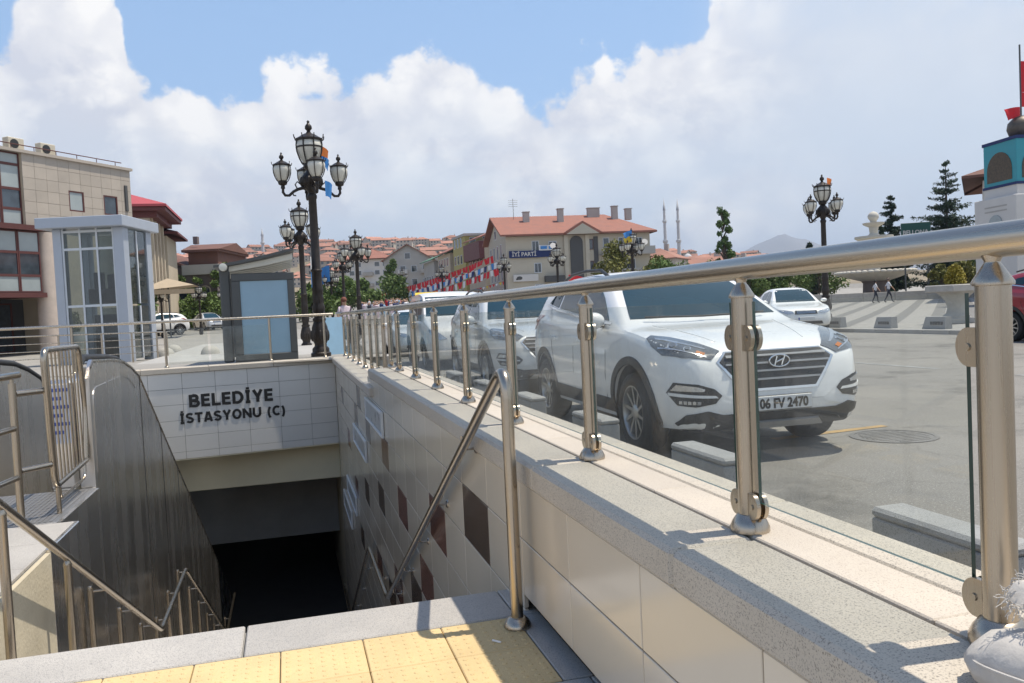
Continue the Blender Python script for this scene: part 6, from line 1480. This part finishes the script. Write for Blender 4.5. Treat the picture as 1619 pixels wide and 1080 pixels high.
m = MB(); m.lathe([(.45, 5.6), (.55, 5.75), (.35, 5.95), (.42, 6.5), (.9, 6.75), (.95, 6.9), (.6, 6.9), (.25, 6.95), (.30, 7.1), (.46, 7.3), (.48, 7.55), (.34, 7.8), (.15, 7.9), (0, 7.95)], 20); m.build('finial', FST, fo, True, 50)
cf = thing('cafe_pavilion', 'low brown pavilion with dark posts behind the fountain', 'pavilion', (48, 68, .8), R_(-30))
m = MB(); m.box((-5.5, 0, 2.5), (-1.5, 3.5, 2.75)); m.build('roof', GREYB, cf)
for k in range(2): m = MB(); m.box((-5.2+2.7*k, .1, 0), (-5.0+2.7*k, .3, 2.49)); m.build('post', DGREY, cf)
m = MB(); m.box((-5, 3.2, 0), (-2, 3.4, 2.4)); m.build('back_wall', pm('pinkish plaster', (.40, .31, .27), .85), cf)
# gate tower at the right edge
TQ = pm('turquoise board', (.035, .30, .36), .5, var=.06); PICT = pm('brown arch picture', (.10, .075, .05), .7, var=.5, vs=9)
tw = thing('ornate_tower', 'white tower with turquoise boards, ball and flags at the right edge', 'tower', (39.5, 36.5, .3), R_(-10))
m = MB(); m.box((-1.5, -1.5, 0), (1.9, 1.9, 5.85), .03); m.build('body', WHITEP, tw)
m = MB(); m.box((-1.15, -1.15, 5.85), (1.5, 1.5, 6.5), .02); m.build('collar', WHITEP, tw)
m = MB(); m.box((-1.15, -1.15, 6.5), (1.5, 1.5, 9.0), .02); bx = m.build('board_box', TQ, tw)
for a, b in ((8.85, 9.02), (6.42, 6.56)): m = MB(); m.box((-1.2, -1.2, a), (1.55, 1.55, b)); m.build('border', FLN, bx)
for rot in (0, -90):
    n = 12; pf = put('picture_face', None, tw, rot=(0, 0, R_(rot)))
    xo = -.85 if rot == 0 else -1.2
    pts = [(xo, 6.75), (xo+2.0, 6.75)]+[(xo+1.0+1.0*math.cos(math.pi*k/n)*(1 if abs(math.cos(math.pi*k/n)) > .0 else 1), 7.35+1.0*math.sin(math.pi*k/n)) for k in range(n+1)]
    m = MB(); m.prism(pts, -1.175, -1.155, 1); m.build('arch_picture', PICT, pf)
    m = MB(); m.lathe([(.55, 0), (.55, .03), (0, .03)], 24, Matrix.Translation((xo+1.1, -1.52, 4.35)) @ Matrix.Rotation(R_(90), 4, 'X')); m.build('round_panel', PALEG, pf)
    for q in range(2): m = MB(); m.box((xo+.2, -1.512, 5.32-.25*q), (xo+2.0, -1.503, 5.40-.25*q)); m.build('text_line', GREYP, pf)
m = MB(); m.lathe([(0, 9.02), (.3, 9.03), (.6, 9.25), (.72, 9.6), (.66, 9.95), (.4, 10.22), (.1, 10.32), (0, 10.33)], 20, Matrix.Translation((.2, .2, 0)))
m.build('ball', pm('bronze ball', (.12, .10, .08), .5, .4, var=.3, vs=4), tw, True, 60)
m = MB(); m.tube([(.2, .2, 10.3), (.2, .2, 14.2)], .045, 8); m.build('flagpole', DKM, tw)
flag('upper red flag on the tower pole', 39.73, 36.65, 13.6, 1.3, 1.7, [FLR], R_(-20), 'red flags on the tower'); flag('middle red flag hanging on the tower pole', 39.73, 36.65, 11.9, 1.2, .8, [FLR], R_(-10), 'red flags on the tower'); flag('lower red flag blowing left of the tower pole', 39.65, 36.65, 11.1, -1.0, .6, [FLR], R_(-10), 'red flags on the tower')
tb = thing('tile_roofed_house', 'white house with tiled eaves behind the tower', 'house', (48.3, 41.1, .5), R_(-45))
m = MB(); m.box((-4.8, 0, 0), (9, 9, 7.8)); m.build('wall', WHITEP, tb); m = MB(); hip_roof(m, -4.8, 9, 0, 9, 8.1, 2.2, 1.2); m.build('roof', BRN_T, tb)
for x in (-4.2, -2.0, .6): window(tb, x, 4.5, 1.1, 1.6, 0, FRAMEB, OPAQG)
gs = thing('green_sign', 'dark green sign board with white lettering between the spruces', 'sign', (52.0, 58.6, .5), R_(-30)); gs.scale = (.74, .74, .84)
SGN = pm('dark green board', (.012, .075, .06), .5, var=.06)
m = MB(); m.box((-1.55, -.08, 5.9), (1.55, .08, 7.75), .02); m.build('board', SGN, gs); put('lettering', text_mesh('lettering', 'BELLONA', WHITEP, cap_scale(.42), .03, .012, 2.7), gs, loc=(-1.35, -.10, 6.60), rot=(R_(90), 0, 0))
for x in (-1.2, 1.2): m = MB(); m.tube([(x, 0, 0), (x, 0, 5.9)], .09, 8); m.build('post', DKM, gs)

# ------------------------------------------------------------------ cars and canopy left of the shelter, far traffic
make_car('white_hatchback', 'white hatchback seen from the side left of the shelter', SUV2, WHITE, (-9.1, 64.2, hz(0, 63)+.04), R_(-62), 'suv', detail=False)
make_car('silver_car', 'silver saloon facing the camera close to the shelter on the left', SEDAN, SILVER, (-6.3, 73.5, hz(0, 73)+.04), R_(22), 'sedan', detail=False)
make_car('far_red_car', 'small far red car behind the lamp by the saloon', SEDAN, RED, (37, 66, sz(37, 66)), R_(60), 'sedan', detail=False)
make_car('far_white_car', 'small far white car under the rail right of the red one', SEDAN, WHITE, (43.5, 74, sz(43, 74)), R_(70), 'sedan', detail=False)
make_car('dark_car', 'dark car behind the white hatchback on the left', SUV2, pm('black car paint', (.015, .016, .018), .3, coat=1.), (-10.6, 69, hz(0, 69)+.04), R_(-75), 'suv', detail=False)
cp = thing('canopy', 'beige cloth canopy on a pole among the trees left of the shelter', 'canopy', (-7.3, 59.2, .3))
m = MB(); m.add([(-2.0, -1.6, 3.3), (1.6, -1.6, 3.6), (1.6, 1.6, 3.6), (-2.0, 1.6, 3.3), (-.2, 0, 4.15)], [(0, 1, 4), (1, 2, 4), (2, 3, 4), (3, 0, 4)]); m.box((-2.0, -1.6, 3.05), (1.6, -1.57, 3.35)); m.build('cloth', pm('beige canopy cloth', (.42, .34, .24), .85), cp)
m = MB(); m.tube([(-.2, 0, 0), (-.2, 0, 4.1)], .05, 8); m.build('pole', DKM, cp)
yk = thing('yellow_awning', 'yellow awning low at the end of the street', 'awning', (14.0, 92, 1.2), R_(-12)); m = MB(); m.add([(0, 0, 1.7), (2.6, 0, 1.7), (2.6, 2, 2.5), (0, 2, 2.5), (0, 0, 1.45), (2.6, 0, 1.45)], [(0, 1, 2, 3), (0, 4, 5, 1)]); m.build('cloth', FLY, yk)
for x in (.1, 2.5): m = MB(); m.tube([(x, .1, 0), (x, .1, 1.7)], .04, 6); m.build('post', DKM, yk)

# ------------------------------------------------------------------ bunting over the street
def bunting(p0, p1, sag, n, mats, size, label, tri=True):
    t = thing('bunting', label, 'bunting', p0, 0, 'bunting over the street'); P0, P1 = Vector(p0), Vector(p1); D_ = P1-P0
    f = lambda u: D_*u-Vector((0, 0, sag*4*u*(1-u)))
    m = MB(); m.tube([f(k/24) for k in range(25)], .015, 4); m.build('cord', DKM, t)
    hd = Vector((D_.x, D_.y, 0)).normalized()
    rb = random.Random(n)
    for k in range(n):
        a = f((k+.1)/n); b = f((k+.9)/n); mt = mats[k % len(mats)]; sw = Vector((-hd.y, hd.x, 0))*rb.uniform(-.3, .3)*size; s2 = size*rb.uniform(.8, 1.15)
        m = MB()
        if tri: m.poly([a, b, (a+b)/2+sw-Vector((0, 0, s2))])
        else: m.poly([a, b, b+sw-Vector((0, 0, s2)), a+sw-Vector((0, 0, s2))])
        m.build('pennant', mt, t)
bunting((13.2, 128, 4.6), (24.6, 97.0, 7.9), .5, 46, [FLR], .75, 'upper red bunting line rising to the red roofed building', False)
bunting((13.8, 126, 3.9), (24.9, 96.4, 7.1), .5, 44, [FLN, FLW, FLB, FLW], .7, 'navy and white bunting line between the two red ones', False)
bunting((14.2, 124, 3.2), (25.0, 95.8, 6.4), .5, 44, [FLR, FLR, FLW], .8, 'lower red bunting line over the crowd', False)
bunting((16.5, 120, 3.4), (25.5, 95.2, 4.7), .4, 36, [FLR, FLW, FLY, FLR], .4, 'lowest small bunting line before the street houses')
bunting((12, 140, 4.4), (26.5, 116, 7.2), .6, 40, [FLR, FLW], .8, 'farther red and white bunting line across the street', False)

# ------------------------------------------------------------------ people
SKIN = pm('skin', (.45, .27, .18), .6, var=.05)
def person(label, loc, rz, H_, top_m, leg_m, hair_m, stride=.25, long_hair=False, arm=.15, skirt=None, group=None):
    t = thing('person', label, 'person', loc, rz, group); k = H_/1.72
    J = {'pel': (0, 0, .93), 'spi': (0, .0, 1.12), 'che': (0, -.01, 1.32), 'nek': (0, 0, 1.46), 'hed': (0, -.01, 1.55), 'top': (0, 0, 1.70)}
    for s, n in ((-1, 'l'), (1, 'r')):
        st = stride*s
        J.update({f'hip{n}': (s*.09, 0, .88), f'kne{n}': (s*.095, -st*.5-.03, .49), f'ank{n}': (s*.095, -st+(.04), .09), f'toe{n}': (s*.10, -st-.11, .035), f'sho{n}': (s*.17, 0, 1.40), f'elb{n}': (s*.23, st*.6+.02, 1.13), f'wri{n}': (s*.235, st*.9-.10*arm*6, .90), f'fin{n}': (s*.23, st*.95-.12*arm*6, .80)})
    Rd = {'pel': .145, 'spi': .135, 'che': .15, 'nek': .052, 'hed': .085, 'top': .06, 'hip': .092, 'kne': .06, 'ank': .042, 'toe': .038, 'sho': .062, 'elb': .042, 'wri': .03, 'fin': .028}
    E_ = [('pel', 'spi'), ('spi', 'che'), ('che', 'nek'), ('nek', 'hed'), ('hed', 'top')]
    for n in 'lr': E_ += [('pel', f'hip{n}'), (f'hip{n}', f'kne{n}'), (f'kne{n}', f'ank{n}'), (f'ank{n}', f'toe{n}'), ('che', f'sho{n}'), (f'sho{n}', f'elb{n}'), (f'elb{n}', f'wri{n}'), (f'wri{n}', f'fin{n}')]
    names = list(J); me = bpy.data.meshes.new('body'); me.from_pydata([tuple(c*k for c in J[a]) for a in names], [(names.index(a), names.index(b)) for a, b in E_], [])
    o = bpy.data.objects.new('tmp', me); COL.objects.link(o); sk = o.modifiers.new('s', 'SKIN'); sk.use_smooth_shade = True
    if not me.skin_vertices: 
        bm = bmesh.new(); bm.from_mesh(me); bm.verts.layers.skin.verify(); bm.to_mesh(me); bm.free()
    for i, a in enumerate(names):
        r = Rd[a[:3]]*k; me.skin_vertices[0].data[i].radius = (r, r*.85); me.skin_vertices[0].data[i].use_root = (a == 'pel')
    sb = o.modifiers.new('d', 'SUBSURF'); sb.levels = 1; sb.render_levels = 1
    bm_ = bpy.data.meshes.new_from_object(o.evaluated_get(bpy.context.evaluated_depsgraph_get())); bpy.data.objects.remove(o)
    bm_.materials.clear()
    for mt in (top_m, leg_m, SKIN, BLACKR): bm_.materials.append(mt)
    for p in bm_.polygons:
        c = p.center/k; z = c.z
        if z < .075: i = 3
        elif z > 1.47 or (abs(c.x) > .19 and z < 1.16 and z > .7): i = 2
        elif z < (.60 if skirt else .96): i = 1
        else: i = 0
        p.material_index = i; p.use_smooth = True
    put('body', bm_, t)
    m = MB(); m.ball((0, .012*k, 1.645*k), (.098*k, .108*k, .10*k), 12, 8)
    if long_hair: m.ball((0, .05*k, 1.50*k), (.085*k, .06*k, .16*k), 10, 8)
    m.build('hair', hair_m, t, True)
    m = MB()
    for s in (-1, 1): m.ball((s*.032*k, -.088*k, 1.60*k), .011*k, 6, 5)
    m.build('eyes', BLACKR, t); m = MB(); m.ball((0, -.10*k, 1.57*k), (.014*k, .02*k, .022*k), 6, 5); m.build('nose', SKIN, t)
    return t
SHW = pm('white shirt', (.68, .68, .70), .8); JEAN = pm('dark trousers', (.035, .04, .055), .85); HAIRB = pm('dark hair', (.02, .015, .012), .7); HAIRG = pm('grey brown hair', (.14, .10, .08), .7); HAIRR = pm('red brown hair', (.16, .05, .03), .7); PINK = pm('pale pink top', (.6, .5, .55), .8); LBL = pm('light blue cloth', (.28, .46, .62), .8)
person('walking person with long dark hair and white top by the fountain', (41.55, 50.95, sz(41.5, 51)+.005), R_(60), 1.66, SHW, JEAN, HAIRB, .22, True, group='two walkers by the fountain')
person('walking person in light blue white shirt and dark trousers, right of the pair', (42.4, 50.6, sz(42.4, 50.6)+.005), R_(60), 1.76, SHW, JEAN, HAIRG, .28, group='two walkers by the fountain')
person('person with red brown hair standing by the tallest lamp behind the railing', (1.72, 25.5, pz(1.7, 25.5)+.005), R_(20), 1.66, PINK, JEAN, HAIRR, .05, True)
bd_ = thing('folding_board', 'light blue folding board standing right of the tallest lamp foot', 'board', (1.35, 23.9, pz(1.3, 23.9)), R_(10))
for s in (-1, 1):
    m = MB(); m.add([(-.33, s*.05, 1.05), (.22, s*.05, 1.05), (.36, s*.32, 0), (-.42, s*.32, 0), (-.33, s*.05+.02, 1.05), (.22, s*.05+.02, 1.05), (.36, s*.32+.02, 0), (-.42, s*.32+.02, 0)], [(0, 1, 2, 3), (7, 6, 5, 4), (0, 4, 5, 1), (1, 5, 6, 2), (2, 6, 7, 3), (3, 7, 4, 0)]); m.build('panel', LBL, bd_)
# far crowd under the bunting, one mass
m = MB(); rc = random.Random(5)
for k in range(170):
    y = rc.uniform(86, 135); x = rc.uniform(.085, .178)*y; z = hz(x, y); h = rc.uniform(1.55, 1.8); m.mi = rc.randrange(6); q = Matrix.Translation((x, y, z))
    m.lathe([(.12, 0), (.15, .45*h), (.17, .5*h), (.22, .78*h), (.10, .84*h)], 7, q); m.mi = 6; m.ball((x, y, z+.91*h), .12, 6, 5)
tag(m.build('crowd', [SHW, FLN, FLR, PINK, LBL, JEAN, SKIN]), 'distant crowd of people in the street below the bunting', 'crowd', kind='stuff')

# ------------------------------------------------------------------ hazy summer air round the whole place
m = MB(); m.box((-6600, -62, -9), (8100, 8600, 470)); hzb = m.build('haze', None); tag(hzb, kind='stuff')
hm = bpy.data.materials.new('hazy air'); hm.use_nodes = True; hm.node_tree.nodes.clear()
ho = hm.node_tree.nodes.new('ShaderNodeOutputMaterial'); pv = hm.node_tree.nodes.new('ShaderNodeVolumePrincipled')
pv.inputs['Color'].default_value = (.66, .80, 1.0, 1); pv.inputs['Density'].default_value = 1.7e-4; pv.inputs['Anisotropy'].default_value = .2
hm.node_tree.links.new(pv.outputs[0], ho.inputs['Volume']); hzb.data.materials.clear(); hzb.data.materials.append(hm)
